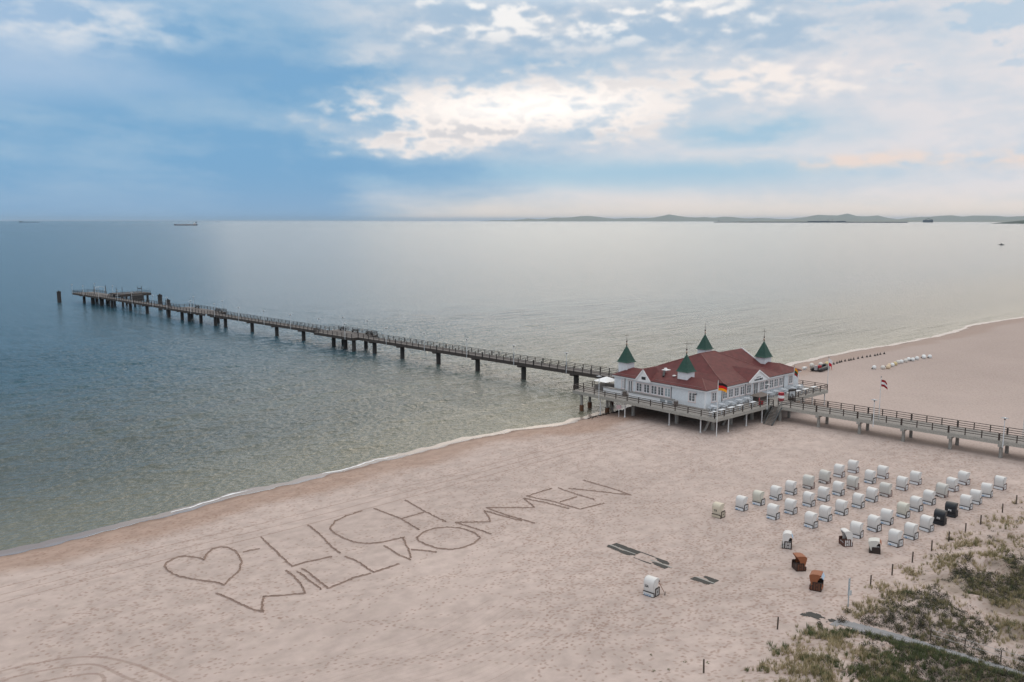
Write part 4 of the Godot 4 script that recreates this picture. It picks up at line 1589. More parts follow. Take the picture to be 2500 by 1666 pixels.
func build_flags() -> void:
	var cloth := StandardMaterial3D.new()
	cloth.vertex_color_use_as_albedo = true
	cloth.roughness = 0.9
	cloth.backlight_enabled = true
	cloth.backlight = Color(0.5, 0.5, 0.5)
	var K := Color(0.012, 0.011, 0.012)
	var R := Color(0.62, 0.008, 0.012)
	var G := Color(0.85, 0.36, 0.01)
	var W := Color(0.75, 0.76, 0.78)
	var C := Color(0.30, 0.01, 0.018)
	# place, foot, top, hoist top, bands, width, height, droop
	var list := [
		[Vector3(-4.5, 0.75, 5.45), 10.1, 9.8, [K, R, G], 1.75, 1.25, 0.45, "white flagpole with black, red and gold flag at the deck's near corner", "flagpole with black red gold flag"],
		[Vector3(26.5, DECK, 1.1), 8.4, 8.1, [G, Color(0.03, 0.085, 0.04), C], 1.1, 1.4, 0.9, "white flagpole with yellow, green and red flag before the east window", ""],
		[Vector3(32.1, 3.2, 5.0), 9.95, 9.75, [W, Color(0.55, 0.008, 0.03)], 1.2, 1.35, 0.95, "white flagpole with white and red flag at the deck's east corner", ""],
		[Vector3(15.4, 2.9, 23.0), 10.7, 10.3, [C, W, C], 1.45, 1.1, 0.7, "white flagpole with red, white and red flag beside the walkway lamp", ""],
		[Vector3(25.5, 0.9, 41.2), 9.6, 9.2, [Color(0.02, 0.022, 0.03), W, Color(0.05, 0.14, 0.12)], 0.55, 2.6, 0.25, "white flagpole with limp dark, white and green flag behind the walkway", ""],
	]
	var i := 0
	for f in list:
		var at: Vector3 = f[0]
		var t := thing("flagpole", f[7], "flagpole", at, 0.0, "flagpoles round the pavilion")
		var p := MB.new()
		p.cyl(Vector3(0, -0.2, 0), Vector3(0, f[1] - at.y, 0), 0.085, 0.05, 8)
		obj("pole", p, mats["pale_post"], t)
		var fin := MB.new()
		fin.ball(Vector3(0, f[1] - at.y + 0.08, 0), 0.11, 8)
		obj("finial", fin, mat(0.2, 0.2, 0.2, 0.4), t)
		var fl := obj("flag", flag_cloth(f[3], f[4], f[5], f[6], i * 1.7), cloth, t)
		fl.position = Vector3(0, f[2] - at.y, 0)
		fl.rotation.y = -atan2(0.62, 0.78)
		fl.translate_object_local(Vector3(0.06, 0, 0))
		i += 1


# ---------------------------------------------------------------- beach baskets
func basket(hoodm: Material, bodym: Material, trimm: Material, slatm: Material, hood_w := 0.57, open := false, awning: Material = null, seatm: Material = null) -> Node3D:
	# origin on the sand under the middle; the sitter looks along +x
	var t := thing("beach_basket", "", "beach basket", Vector3.ZERO, 0.0, "beach baskets on the sand")
	var b := MB.new()
	b.bx(-0.44, 0.44, 0.07, 0.42, -0.56, 0.56)
	obj("base_box", b, bodym, t)
	var f := MB.new()
	f.bx(-0.5, 0.5, -0.04, 0.07, -0.61, 0.61)
	f.bx(-0.54, -0.42, 0.396, 0.45, -0.6, 0.6)
	f.bx(-0.5, -0.44, 0.07, 0.40, -0.61, -0.57)
	f.bx(-0.5, -0.44, 0.07, 0.40, 0.57, 0.61)
	obj("base_frame", f, trimm, t)
	var bp := MB.new()
	bp.prism(PackedVector2Array([Vector2(-0.44, 0.07), Vector2(-0.57, 0.10), Vector2(-0.53, 0.395), Vector2(-0.44, 0.395)]), -0.565, 0.565)
	obj("back_panel", bp, bodym, t)
	# hood: a bent shell between two side cheeks
	var prof := PackedVector2Array([Vector2(-0.42, 0.42), Vector2(-0.475, 0.82), Vector2(-0.49, 1.20), Vector2(-0.46, 1.42), Vector2(-0.38, 1.58), Vector2(-0.24, 1.68), Vector2(-0.05, 1.73), Vector2(0.22, 1.72), Vector2(0.40, 1.67)])
	if open:
		prof = PackedVector2Array([Vector2(-0.40, 0.5), Vector2(-0.52, 0.95), Vector2(-0.60, 1.32), Vector2(-0.56, 1.42), Vector2(-0.3, 1.52), Vector2(0.1, 1.56), Vector2(0.42, 1.52)])
	var sh := MB.new()
	var nrm := []
	for i in prof.size():
		var d := (prof[mini(i + 1, prof.size() - 1)] - prof[maxi(i - 1, 0)]).normalized()
		nrm.append(Vector2(-d.y, d.x))
	for i in prof.size() - 1:
		var p: Vector2 = prof[i]
		var q: Vector2 = prof[i + 1]
		var np: Vector2 = nrm[i]
		var nq: Vector2 = nrm[i + 1]
		for s in [0.0, -0.05]:
			var a: Vector2 = p + np * s
			var c: Vector2 = q + nq * s
			var g := 1.0 if s == 0.0 else -1.0
			var n0 := Vector3(np.x, np.y, 0) * g
			var n1 := Vector3(nq.x, nq.y, 0) * g
			sh.quadn(Vector3(a.x, a.y, -hood_w), Vector3(a.x, a.y, hood_w), Vector3(c.x, c.y, hood_w), Vector3(c.x, c.y, -hood_w), n0, n0, n1, n1)
		for z in [-hood_w, hood_w]:
			var a2 := p - np * 0.05
			var c2 := q - nq * 0.05
			sh.quad(Vector3(p.x, p.y, z), Vector3(q.x, q.y, z), Vector3(c2.x, c2.y, z), Vector3(a2.x, a2.y, z), Vector3(0, 0, signf(z)))
	var last: Vector2 = prof[prof.size() - 1]
	sh.bx(last.x - 0.02, last.x + 0.025, last.y - 0.12, last.y - 0.005, -hood_w, hood_w)
	obj("hood", sh, hoodm, t)
	var side := PackedVector2Array(prof)
	side.append(Vector2(0.40, last.y - 0.12))
	side.append(Vector2(0.16, 1.02))
	side.append(Vector2(0.10, 0.62))
	side.append(Vector2(0.10, 0.42))
	for s in [-1.0, 1.0]:
		var ck := MB.new()
		ck.prism(side, s * (hood_w - 0.045), s * (hood_w - 0.006))
		obj("hood_cheek", ck, hoodm, t)
	# arm sides: framed slatted panels
	var front := 0.46
	for s in [-1.0, 1.0]:
		var z0: float = s * 0.565
		var z1: float = s * 0.61
		var pa := MB.new()
		pa.bx(-0.22, front, 0.072, 0.76, s * 0.565, s * 0.592)
		var pn := obj("side_panel", pa, trimm, t)
		for k in 3:
			var sl := MB.new()
			sl.bx(-0.16 + 0.2 * k, -0.03 + 0.2 * k, 0.1, 0.745, s * 0.592, s * 0.606)
			obj("slat", sl, slatm, pn)
		var fr := MB.new()
		fr.bx(-0.29, -0.205, 0.072, 0.82, z0, z1)
		fr.bx(front - 0.045, front + 0.045, 0.072, 0.82, z0 - s * 0.08, z1)
		fr.bx(-0.205, front - 0.045, 0.745, 0.84, z0 - s * 0.03, z1 + s * 0.012)
		fr.bx(-0.0, 0.19, 0.38, 0.47, s * 0.607, s * 0.618)
		obj("side_frame", fr, trimm, t)
	var st := MB.new()
	st.bx(-0.36, 0.40, 0.42, 0.52, -0.55, 0.55)
	obj("seat", st, seatm if seatm else mats["cushion"], t)
	var fp := MB.new()
	fp.bx(0.44, 0.475, 0.075, 0.40, -0.54, 0.54)
	obj("footrest_panel", fp, trimm, t)
	var rs := MB.new()
	rs.boxt(Transform3D(Basis(Vector3(0, 0, 1), 0.12), Vector3(-0.34, 0.95, 0)), Vector3(0.1, 0.9, 1.04))
	obj("backrest", rs, seatm if seatm else mats["cushion"], t)
	if awning:
		var aw := MB.new()
		aw.tinted = true
		for k in 10:
			aw.col = Color(0.72, 0.76, 0.8) if k % 2 == 0 or awning == mats["plain_awning"] else Color(0.10, 0.30, 0.50)
			var za := lerpf(-0.55, 0.55, k / 10.0)
			var zb := lerpf(-0.55, 0.55, (k + 1) / 10.0)
			for s in [0.0, 0.012]:
				aw.quad(Vector3(0.42 + s, 1.5, za), Vector3(0.42 + s, 1.5, zb), Vector3(0.6 + s, 1.15, zb), Vector3(0.6 + s, 1.15, za), Vector3(1, 0.5, 0) if s > 0 else Vector3(-1, -0.5, 0))
		obj("awning", aw, awning, t)
	return t


func number_on(t: Node3D, text: String, w: float, h: float, at: Vector3, m: Material) -> void:
	# lettering on the back, read from behind
	lettering(text, w, h, 0.012, m, t, Transform3D(Basis(Vector3(0, 0, 1), Vector3(0.12, 1, 0).normalized(), Vector3(-1, 0, 0)), at), "number")


func build_baskets() -> void:
	mats["cushion"] = mat(0.16, 0.20, 0.25, 0.9)
	var stripes := StandardMaterial3D.new()
	stripes.vertex_color_use_as_albedo = true
	stripes.roughness = 0.9
	mats["stripes"] = stripes
	var plain := stripes.duplicate()
	plain.albedo_color = Color(0.72, 0.45, 0.32)
	mats["plain_awning"] = plain
	var wick := noise_tex(0.05, 256, 0.92, 1.0, 33)
	var white := worn(0.72, 0.715, 0.70, 0.6, wick, 1.4)
	var body := worn(0.72, 0.745, 0.77, 0.55, wick, 1.1)
	var ivory := worn(0.64, 0.63, 0.55, 0.65, wick, 1.4)
	var cream := worn(0.66, 0.60, 0.48, 0.65, wick, 1.4)
	var brown := mat(0.035, 0.022, 0.018, 0.6)
	var tan_ := mat(0.085, 0.032, 0.022, 0.6)
	var slat := mat(0.78, 0.80, 0.82, 0.5)
	var slat_b := mat(0.50, 0.44, 0.42, 0.6)
	var ink_blue := mat(0.16, 0.34, 0.56, 0.6)
	var ink_black := mat(0.02, 0.02, 0.022, 0.6)
	var night := mat(0.016, 0.020, 0.026, 0.45)
	var teak := worn(0.30, 0.105, 0.045, 0.7, wick, 2.0)
	var teak_d := worn(0.13, 0.05, 0.026, 0.7, wick, 2.0)
	var teal := mat(0.016, 0.028, 0.034, 0.4)
	# one of each kind
	var proto := {}
	proto["W"] = basket(white, body, brown, slat)
	proto["N"] = basket(white, body, brown, slat, 0.58)
	proto["G"] = basket(ivory, body, brown, slat)
	proto["B"] = basket(worn(0.60, 0.595, 0.56, 0.6, wick, 1.4), worn(0.58, 0.57, 0.56, 0.6, wick, 1.1), tan_, slat_b, 0.63)
	proto["P"] = basket(white, body, tan_, slat, 0.6)
	proto["R"] = basket(white, body, tan_, slat, 0.57)
	proto["K"] = basket(cream, worn(0.55, 0.49, 0.38, 0.65, wick, 1.1), brown, cream, 0.57)
	proto["D"] = basket(night, night, mat(0.02, 0.016, 0.016, 0.5), night, 0.6)
	var look := {
		"W": "white basket with blue number",
		"N": "white basket with bare back board",
		"G": "greenish white basket",
		"B": "broad off-white basket with brown arms",
		"P": "plain white basket with brown arms",
		"R": "slim white basket with brown arms",
		"K": "cream basket with black letters",
		"D": "black basket with white letters",
	}
	var rows := [
		["row nearest the pavilion", [[-37.3, 29.0, "K"], [-33.0, 29.3, "W"], [-29.7, 29.6, "G"], [-26.4, 29.9, "W"], [-22.9, 30.1, "W"], [-18.9, 30.3, "B"], [-15.3, 30.5, "B"], [-11.1, 30.5, "R"], [-7.6, 30.8, "P"]]],
		["second row from the pavilion", [[-32.9, 33.6, "W"], [-29.7, 34.0, "W"], [-25.5, 34.0, "W"], [-22.2, 34.2, "W"], [-18.7, 34.3, "W"], [-15.0, 34.4, "B"], [-10.7, 34.6, "W"], [-7.3, 34.8, "P"]]],
		["middle row", [[-32.2, 38.0, "W"], [-28.8, 38.0, "W"], [-25.4, 38.2, "W"], [-21.5, 38.4, "W"], [-18.0, 38.4, "W"], [-14.6, 38.6, "B"], [-10.3, 38.8, "P"], [-6.7, 39.0, "P"]]],
		["second row from the dune", [[-31.2, 43.1, "N"], [-27.9, 43.4, "W"], [-24.5, 43.4, "W"], [-20.9, 43.6, "G"], [-17.4, 43.6, "W"], [-13.6, 43.6, "W"], [-9.6, 43.5, "B"], [-6.0, 43.3, "P"], [-1.9, 43.2, "P"]]],
		["row nearest the dune", [[-30.7, 47.1, "W"], [-27.2, 47.3, "W"], [-23.5, 47.4, "N"], [-20.0, 47.6, "D"], [-16.2, 47.4, "D"], [-12.2, 47.5, "W"], [-9.0, 47.5, "N"], [-5.1, 47.4, "W"], [-0.5, 47.3, "P"]]],
	]
	var ords := ["first", "second", "third", "fourth", "fifth", "sixth", "seventh", "eighth", "ninth"]
	var used := {}
	var nums := ["68", "88", "66", "80", "86", "83"]
	for row in rows:
		var k := 0
		for q in row[1]:
			var kind: String = q[2]
			var lab: String = "%s, %s from left in the %s" % [look[kind], ords[k], row[0]]
			if k == row[1].size() - 1:
				lab = "%s, right end of the %s" % [look[kind], row[0]]
			var turn := rng.randfn(-0.03, 0.07)
			var off := Vector3(0.48, 0, -0.58).rotated(Vector3.UP, turn)
			var at := on_ground(q[0] + off.x, q[1] + off.z) - Vector3(0, 0.03, 0)
			var o: Node3D = proto[kind]
			if used.has(kind):
				o = copy_of(o, at, turn, lab)
				for old in o.get_children():
					if String(old.name).begins_with("number"):
						o.remove_child(old)
						old.free()
			else:
				used[kind] = true
				o.position = at
				o.rotation.y = turn
				o.set_meta("label", lab)
			o.rotation.z = rng.randfn(0.0, 0.018)
			o.rotation.x = rng.randfn(0.0, 0.018)
			if kind in ["W", "G"]:
				number_on(o, nums[rng.randi() % 6], 0.3, 0.17, Vector3(-0.565, 0.17, -0.26), ink_blue)
				number_on(o, nums[rng.randi() % 6], 0.12, 0.06, Vector3(-0.565, 0.21, 0.08), ink_blue)
			elif kind == "B":
				number_on(o, nums[rng.randi() % 6], 0.3, 0.18, Vector3(-0.565, 0.16, -0.28), ink_black)
				number_on(o, nums[rng.randi() % 6], 0.14, 0.06, Vector3(-0.565, 0.2, 0.06), ink_black)
			elif kind == "K":
				number_on(o, "CK", 0.42, 0.24, Vector3(-0.495, 0.92, -0.1), ink_black)
			elif kind == "D":
				number_on(o, ["DN", "PN"][int(k == 4)], 0.34, 0.2, Vector3(-0.50, 0.86, -0.05), mats["white"])
			k += 1
	# the odd ones out in front of the rows
	var s1 := basket(white, worn(0.56, 0.57, 0.56, 0.6, wick, 1.1), brown, mat(0.5, 0.5, 0.5, 0.6), 0.55, false, stripes)
	s1.position = on_ground(-39.4, 39.0)
	s1.rotation.y = -1.05
	s1.set_meta("label", "white beach basket turned sideways with blue awning, alone before the rows")
	var s2 := basket(white, body, tan_, mat(0.6, 0.6, 0.6, 0.6), 0.57, false, null, mat(0.10, 0.05, 0.035, 0.8))
	s2.position = on_ground(-34.0, 42.9)
	s2.rotation.y = 2.5
	s2.set_meta("label", "white beach basket turned backwards with its hood jutting out to the left")
	var s3 := basket(teak, teak_d, mat(0.04, 0.018, 0.012, 0.6), teak_d, 0.57, true, null, mat(0.06, 0.045, 0.04, 0.8))
	s3.position = on_ground(-43.9, 43.0)
	s3.rotation.y = 2.5
	s3.set_meta("label", "orange-brown beach basket facing away to the left, hood tipped up")
	var s4 := basket(teak, worn(0.20, 0.07, 0.035, 0.7, wick, 2.0), mat(0.04, 0.018, 0.012, 0.6), teak_d, 0.57, true, stripes, teal)
	s4.position = on_ground(-46.9, 46.6)
	s4.rotation.y = -1.22
	s4.scale = Vector3.ONE * 1.06
	s4.set_meta("label", "orange-brown beach basket with blue and white striped awning by the dune path")
	for q in [-0.3, 0.28]:
		var pt := MB.new()
		pt.ball(Vector3(0.478, 0.26, q), 0.09, 10, 1.5)
		obj("footrest_knob", pt, mat(0.45, 0.16, 0.07, 0.6), s4)
	var s5 := basket(worn(0.62, 0.62, 0.58, 0.6, wick, 1.4), mat(0.03, 0.021, 0.019, 0.7), mat(0.03, 0.021, 0.019, 0.7), mat(0.035, 0.024, 0.02, 0.7), 0.54, true, plain, mat(0.5, 0.5, 0.5, 0.8))
	s5.position = on_ground(-33.6, 46.0) - Vector3(0, 0.1, 0)
	s5.rotation.y = -1.12
	s5.rotation.z = 0.06
	s5.scale = Vector3(1.08, 0.95, 1.1)
	s5.set_meta("label", "open beach basket with dark sides, white lining and brown awning")
	var lu := basket(white, worn(0.60, 0.62, 0.62, 0.6, wick, 1.1), brown, mat(0.46, 0.46, 0.45, 0.7), 0.57)
	var lt := 0.12
	lu.position = on_ground(-60.2, 37.5) + Vector3(0.5, -0.02, -0.58).rotated(Vector3.UP, lt)
	lu.rotation.y = lt
	lu.set_meta("label", "white beach basket standing alone with blue name on its back board")
	number_on(lu, "LUCA", 0.72, 0.2, Vector3(-0.565, 0.15, -0.06), mat(0.10, 0.22, 0.38, 0.6))
	number_on(lu, "SIA", 0.42, 0.24, Vector3(-0.495, 0.98, -0.24), ink_black)
	var ring := MB.new()
	ring.ball(Vector3(0.12, 0.43, 0.615), 0.05, 8)
	obj("handle", ring, ink_black, lu)
	# spade leaning on its side
	var sp := thing("spade", "dark spade with wooden handle leaning on the lone white basket", "spade", lu.position + Vector3(0.62, 0, 0.45))
	var hd := MB.new()
	hd.cyl(Vector3(0.28, 0.25, 0.36), Vector3(-0.1, 1.3, -0.05), 0.03, 0.03, 6)
	obj("handle", hd, mat(0.22, 0.10, 0.06, 0.7), sp)
	var bl := MB.new()
	bl.boxt(Transform3D(Basis(Vector3.UP, 0.6), Vector3(0.33, 0.12, 0.42)), Vector3(0.4, 0.28, 0.06))
	obj("blade", bl, mat(0.03, 0.025, 0.022, 0.6), sp)
	var gp := MB.new()
	gp.prism(PackedVector2Array([Vector2(-0.13, 1.28), Vector2(0.13, 1.24), Vector2(-0.04, 1.52)]), -0.08, -0.04, Transform3D(Basis(Vector3.UP, -0.5), Vector3(-0.06, 0, 0.0)))
	obj("grip", gp, mat(0.035, 0.022, 0.02, 0.6), sp)


# ---------------------------------------------------------------- writing in the sand
func trench(mb: MB, pts: Array, w: float) -> void:
	# a scraped line: a thrown-up rim on either side of a shallow trough, uneven along its length
	var line := []
	for i in pts.size() - 1:
		var a: Vector2 = pts[i]
		var b: Vector2 = pts[i + 1]
		var n := maxi(2, int(a.distance_to(b) / 0.22))
		for k in n:
			line.append(a.lerp(b, float(k) / n))
	line.append(pts[pts.size() - 1])
	var prev := []
	for i in line.size():
		var p: Vector2 = line[i] + Vector2(rng.randfn(0, 0.035), rng.randfn(0, 0.035))
		var d: Vector2 = (line[mini(i + 1, line.size() - 1)] - line[maxi(i - 1, 0)]).normalized()
		var side := Vector2(-d.y, d.x)
		var ww := w * (1.0 + rng.randf_range(-0.28, 0.35))
		var row := []
		for e in [[-1.0, -0.015], [-0.62, 0.085], [-0.28, 0.02], [0.0, 0.006], [0.28, 0.02], [0.62, 0.085], [1.0, -0.015]]:
			var q: Vector2 = p + side * ww * e[0]
			var lift: float = e[1] * (0.6 + 0.8 * rng.randf()) if e[1] > 0.03 else e[1]
			row.append(Vector3(q.x, ground(q.x, q.y) + 0.008 + lift, q.y))
		if prev:
			for k in 6:
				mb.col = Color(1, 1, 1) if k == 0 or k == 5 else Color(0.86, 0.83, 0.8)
				mb.quad(prev[k], row[k], row[k + 1], prev[k + 1], Vector3.UP)
		prev = row


func build_writing() -> void:
	var dug := StandardMaterial3D.new()
	dug.albedo_color = Color(0.33, 0.245, 0.205).linear_to_srgb()
	dug.roughness = 0.95
	dug.vertex_color_use_as_albedo = true
	var up := "upper line of the sand writing"
	var lo := "lower line of the sand writing"
	var V := func(a: Array) -> Array:
		var out := []
		for i in range(0, a.size(), 2):
			out.append(Vector2(a[i], a[i + 1]))
		return out
	var list := [
		["sand_heart", "heart outline scraped in the sand before the writing", "sand drawing", [[-88.0, 0.4, -87.0, -1.2, -86.1, -2.0, -85.2, -2.1, -84.6, -1.2, -84.5, 0.2, -84.9, 2.2, -85.4, 3.7, -86.5, 5.6, -87.6, 6.5, -88.5, 7.2, -89.1, 7.9, -89.2, 7.0, -90.0, 5.8, -90.8, 4.4, -91.6, 2.8, -91.8, 0.9, -91.7, -0.7, -91.2, -1.5, -90.4, -2.0, -89.6, -2.3, -88.9, -1.8, -88.2, -0.5, -88.0, 0.4]]],
		["sand_dash", "short dash scraped in the sand between the heart and the letter L", "sand letter", [[-84.0, 1.0, -82.3, 1.3]]],
		["sand_letter", "letter L scraped in the sand, nearest the heart", "sand letter", [[-80.6, -1.8, -81.3, 3.0, -81.7, 6.0, -82.0, 8.1, -80.2, 8.1, -77.7, 8.5]]],
		["sand_letter", "letter I scraped in the sand, before the big C", "sand letter", [[-74.8, -1.8, -75.3, 1.8, -76.2, 5.8, -76.5, 8.3]]],
		["sand_letter", "big round letter C scraped in the sand", "sand letter", [[-67.5, -1.8, -69.9, -1.5, -71.9, -0.7, -73.4, 0.8, -73.9, 2.7, -74.0, 4.7, -73.7, 6.6, -72.9, 7.9, -71.6, 8.6, -70.1, 8.8, -68.6, 8.9]]],
		["sand_letter", "letter H scraped in the sand, above the K and O", "sand letter", [[-65.9, -1.6, -65.6, 3.7, -66.1, 8.1], [-61.2, -1.7, -62.0, 3.7, -62.2, 8.1], [-65.5, 3.8, -62.2, 3.7]]],
		["sand_letter", "letter W scraped in the sand below the heart", "sand letter", [[-90.4, 9.1, -89.9, 11.4, -89.5, 14.3, -88.9, 15.9, -88.5, 14.8, -87.4, 12.9, -85.7, 14.0, -84.1, 14.8, -83.6, 13.3, -83.1, 11.0, -82.9, 8.5]]],
		["sand_letter", "letter I scraped in the sand, just right of the W", "sand letter", [[-82.2, 9.7, -82.4, 12.9, -82.5, 15.1]]],
		["sand_letter", "letter L scraped in the sand, just before another L", "sand letter", [[-81.4, 9.2, -81.7, 12.6, -81.9, 15.3, -80.3, 15.1, -78.7, 14.8, -76.9, 15.0]]],
		["sand_letter", "letter L scraped in the sand, just before the K", "sand letter", [[-76.6, 9.4, -76.3, 11.6, -76.6, 15.0, -73.4, 14.9]]],
		["sand_letter", "letter K scraped in the sand", "sand letter", [[-71.8, 9.5, -72.1, 13.1, -71.9, 14.8], [-71.6, 14.4, -70.3, 12.0, -68.9, 9.0], [-70.3, 12.5, -69.6, 13.5, -68.7, 15.0]]],
		["sand_letter", "letter O scraped in the sand as a wide ring", "sand letter", [[-67.7, 10.0, -66.2, 9.1, -64.5, 8.9, -63.0, 9.8, -62.1, 11.4, -62.1, 13.4, -62.6, 14.9, -64.0, 15.6, -65.8, 15.8, -67.1, 15.4, -68.0, 14.1, -68.2, 12.4, -68.2, 10.9, -67.7, 10.0]]],
		["sand_letter", "letter M scraped in the sand, right after the O", "sand letter", [[-60.9, 14.8, -61.2, 11.9, -61.5, 9.0, -58.4, 11.7, -57.2, 9.8, -56.4, 8.1, -55.9, 11.7, -55.4, 13.9]]],
		["sand_letter", "letter M scraped in the sand, just before the E", "sand letter", [[-54.8, 15.4, -55.4, 11.6, -55.5, 7.5, -51.0, 11.4, -50.3, 9.8, -49.6, 7.8, -48.8, 10.7, -48.1, 14.5]]],
		["sand_letter", "letter E scraped in the sand", "sand letter", [[-44.2, 7.4, -48.7, 7.5, -47.7, 11.3, -47.2, 15.6, -43.3, 16.0], [-47.2, 12.0, -44.1, 12.0]]],
		["sand_letter", "letter N scraped in the sand, at the far right end of the writing", "sand letter", [[-43.3, 14.2, -43.4, 11.8, -43.3, 7.7], [-42.4, 8.8, -40.4, 12.6, -38.4, 16.2, -38.2, 12.0, -38.3, 7.5]]],
	]
	for e in list:
		var mb := MB.new()
		mb.tinted = true
		for s in e[3]:
			trench(mb, V.call(s), 0.105)
		tag(obj(e[0], mb, dug), e[1], e[2], "writing scraped in the sand")


# ---------------------------------------------------------------- mats, buoys, boats on the beach
func ragged(x0: float, x1: float, z0: float, z1: float, cover: float, sd: float) -> MB:
	# what shows of a flat mat through drifted sand
	var mb := MB.new()
	var nx := 12
	var nz := maxi(6, int((z1 - z0) / 0.12))
	for j in nz:
		for i in nx:
			var c := Vector2(lerpf(x0, x1, (i + 0.5) / nx), lerpf(z0, z1, (j + 0.5) / nz))
			var edge := minf(minf(i, nx - 1 - i) / 3.0, minf(j, nz - 1 - j) / 4.0)
			if fine.get_noise_2d(c.x * 5.0 + sd, c.y * 3.0) * 1.4 + minf(edge, 1.0) * 0.7 < cover:
				continue
			var p := []
			for o in [[0, 0], [1, 0], [1, 1], [0, 1]]:
				var x := lerpf(x0, x1, float(i + o[0]) / nx)
				var z := lerpf(z0, z1, float(j + o[1]) / nz)
				p.append(Vector3(x, ground(x, z) + 0.02, z))
			mb.quad(p[0], p[1], p[2], p[3], Vector3.UP)
	return mb


func build_beach_things() -> void:
	var rub := mat(0.045, 0.044, 0.040, 0.85)
	var strip := mat(0.30, 0.30, 0.285, 0.7)
	for q in [
		[25.7, 29.6, 0.05, "dark rubber walking mat half buried in sand, largest piece nearest the writing", 3.0],
		[31.4, 34.2, 0.25, "dark rubber mat remnant poking from the sand behind the large mat", 41.0],
		[37.1, 39.4, 0.12, "small dark rubber mat in the sand right of the lone white basket", 77.0],
	]:
		var t := thing("rubber_mat", q[3], "mat", Vector3.ZERO, 0.0, "rubber mats of the buried beach path")
		obj("panel", ragged(-54.1, -53.32, q[0], q[1], q[2], q[4]), rub, t)
		obj("panel", ragged(-53.14, -52.3, q[0] + 0.2, q[1] - 0.1, q[2], q[4] + 9.0), rub, t)
		obj("joint_strip", ragged(-53.32, -53.14, q[0] + 0.1, q[1], q[2] - 0.3, q[4] + 5.0), strip, t)
	var far_piece := thing("rubber_mat", "thin grey sliver of rubber mat along the edge of the buried path", "mat", Vector3.ZERO, 0.0, "rubber mats of the buried beach path")
	obj("panel", ragged(-54.15, -53.95, 29.6, 32.3, 0.1, 13.0), rub, far_piece)
	var far_piece2 := thing("rubber_mat", "thin dark sliver of rubber mat on the pavilion side of the buried path", "mat", Vector3.ZERO, 0.0, "rubber mats of the buried beach path")
	obj("panel", ragged(-52.45, -52.28, 29.0, 33.0, 0.2, 21.0), rub, far_piece2)
	# row of dark mooring posts near the water
	var i := 0
	var ords := ["nearest the inflatable boat", "second from the inflatable boat", "third from the inflatable boat", "fourth from the inflatable boat", "fifth from the inflatable boat", "sixth from the inflatable boat", "seventh from the inflatable boat", "eighth from the inflatable boat", "eighth from the far end", "seventh from the far end", "sixth from the far end", "fifth from the far end", "fourth from the far end", "third from the far end", "second from the far end", "at the far end"]
	for q in [[77.8, -17.75], [79.8, -17.95], [81.4, -18.14], [82.6, -18.26], [84.5, -18.25], [86.1, -18.07], [87.1, -18.04], [88.5, -18.03], [90.9, -18.03], [92.8, -17.85], [94.8, -17.61], [96.4, -17.51], [98.3, -17.17], [99.8, -17.19], [101.5, -17.23], [103.3, -17.02]]:
		var mb := MB.new()
		mb.ball(Vector3(0, 0.12, 0), 0.3, 8, 0.75)
		mb.cyl(Vector3(0, 0.3, 0), Vector3(0, 0.6, 0), 0.1, 0.08, 6)
		var o := obj("anchor_buoy", mb, mat(0.035, 0.03, 0.03, 0.8))
		o.position = on_ground(q[0], q[1])
		tag(o, "small dark anchor buoy on the sand, %s of its row" % ords[i], "buoy", "row of dark anchor buoys")
		i += 1
	i = 0
	var cols := [mat(0.62, 0.60, 0.56, 0.5), mat(0.66, 0.52, 0.36, 0.5), mat(0.72, 0.74, 0.74, 0.5), mat(0.62, 0.50, 0.26, 0.5)]
	var pick := [2, 0, 1, 1, 2, 3, 0, 2, 0, 2, 2, 2, 2, 2, 2]
	var w2 := ["apart at the near end", "second from the near end", "third from the near end", "fourth from the near end", "fifth from the near end", "sixth from the near end", "seventh from the near end", "in the middle", "seventh from the far end", "sixth from the far end", "fifth from the far end", "fourth from the far end", "third from the far end", "second from the far end", "at the far end"]
	var names := ["white", "cream", "bright white", "yellowish"]
	for q in [[77.8, -7.54], [79.4, -6.17], [80.7, -5.53], [83.0, -6.33], [84.7, -6.33], [86.9, -6.64], [89.6, -7.16], [91.0, -6.97], [93.5, -6.99], [96.3, -7.49], [96.6, -6.6], [99.3, -6.72], [102.3, -6.21], [103.7, -6.9], [104.6, -5.74]]:
		var t := thing("marker_buoy", "%s ball buoy lying on the sand, %s of its row" % [["cream", "tan", "white", "yellowish"][pick[i]], w2[i]], "buoy", on_ground(q[0], q[1]), rng.randf() * 3.0, "row of pale ball buoys")
		var mb := MB.new()
		mb.ball(Vector3(0, 0.42, 0), 0.52, 10)
		obj("float", mb, cols[pick[i]], t)
		var e := MB.new()
		e.cyl(Vector3(0.4, 0.3, 0), Vector3(0.85, 0.14, 0), 0.12, 0.1, 6)
		obj("stem", e, mat(0.08, 0.08, 0.08, 0.7), t)
		i += 1
	# black inflatable boat with gear
	var bo := thing("inflatable_boat", "black inflatable boat with red cover lying on the sand", "boat", on_ground(68.0, -15.8), deg_to_rad(8))
	var black := mat(0.014, 0.014, 0.016, 0.5)
	for s in [-1.0, 1.0]:
		var tu := MB.new()
		tu.cyl(Vector3(-3.0, 0.5, s * 1.0), Vector3(1.6, 0.5, s * 1.0), 0.45, 0.45, 10)
		tu.cyl(Vector3(1.6, 0.5, s * 1.0), Vector3(3.0, 0.85, s * 0.12), 0.45, 0.34, 10)
		tu.cyl(Vector3(-3.6, 0.48, s * 1.0), Vector3(-3.0, 0.5, s * 1.0), 0.2, 0.45, 10)
		obj("tube", tu, black, bo)
	var hu := MB.new()
	hu.bx(-3.0, 1.7, 0.12, 0.5, -0.9, 0.9)
	obj("hull", hu, mat(0.05, 0.05, 0.055, 0.6), bo)
	var cs := MB.new()
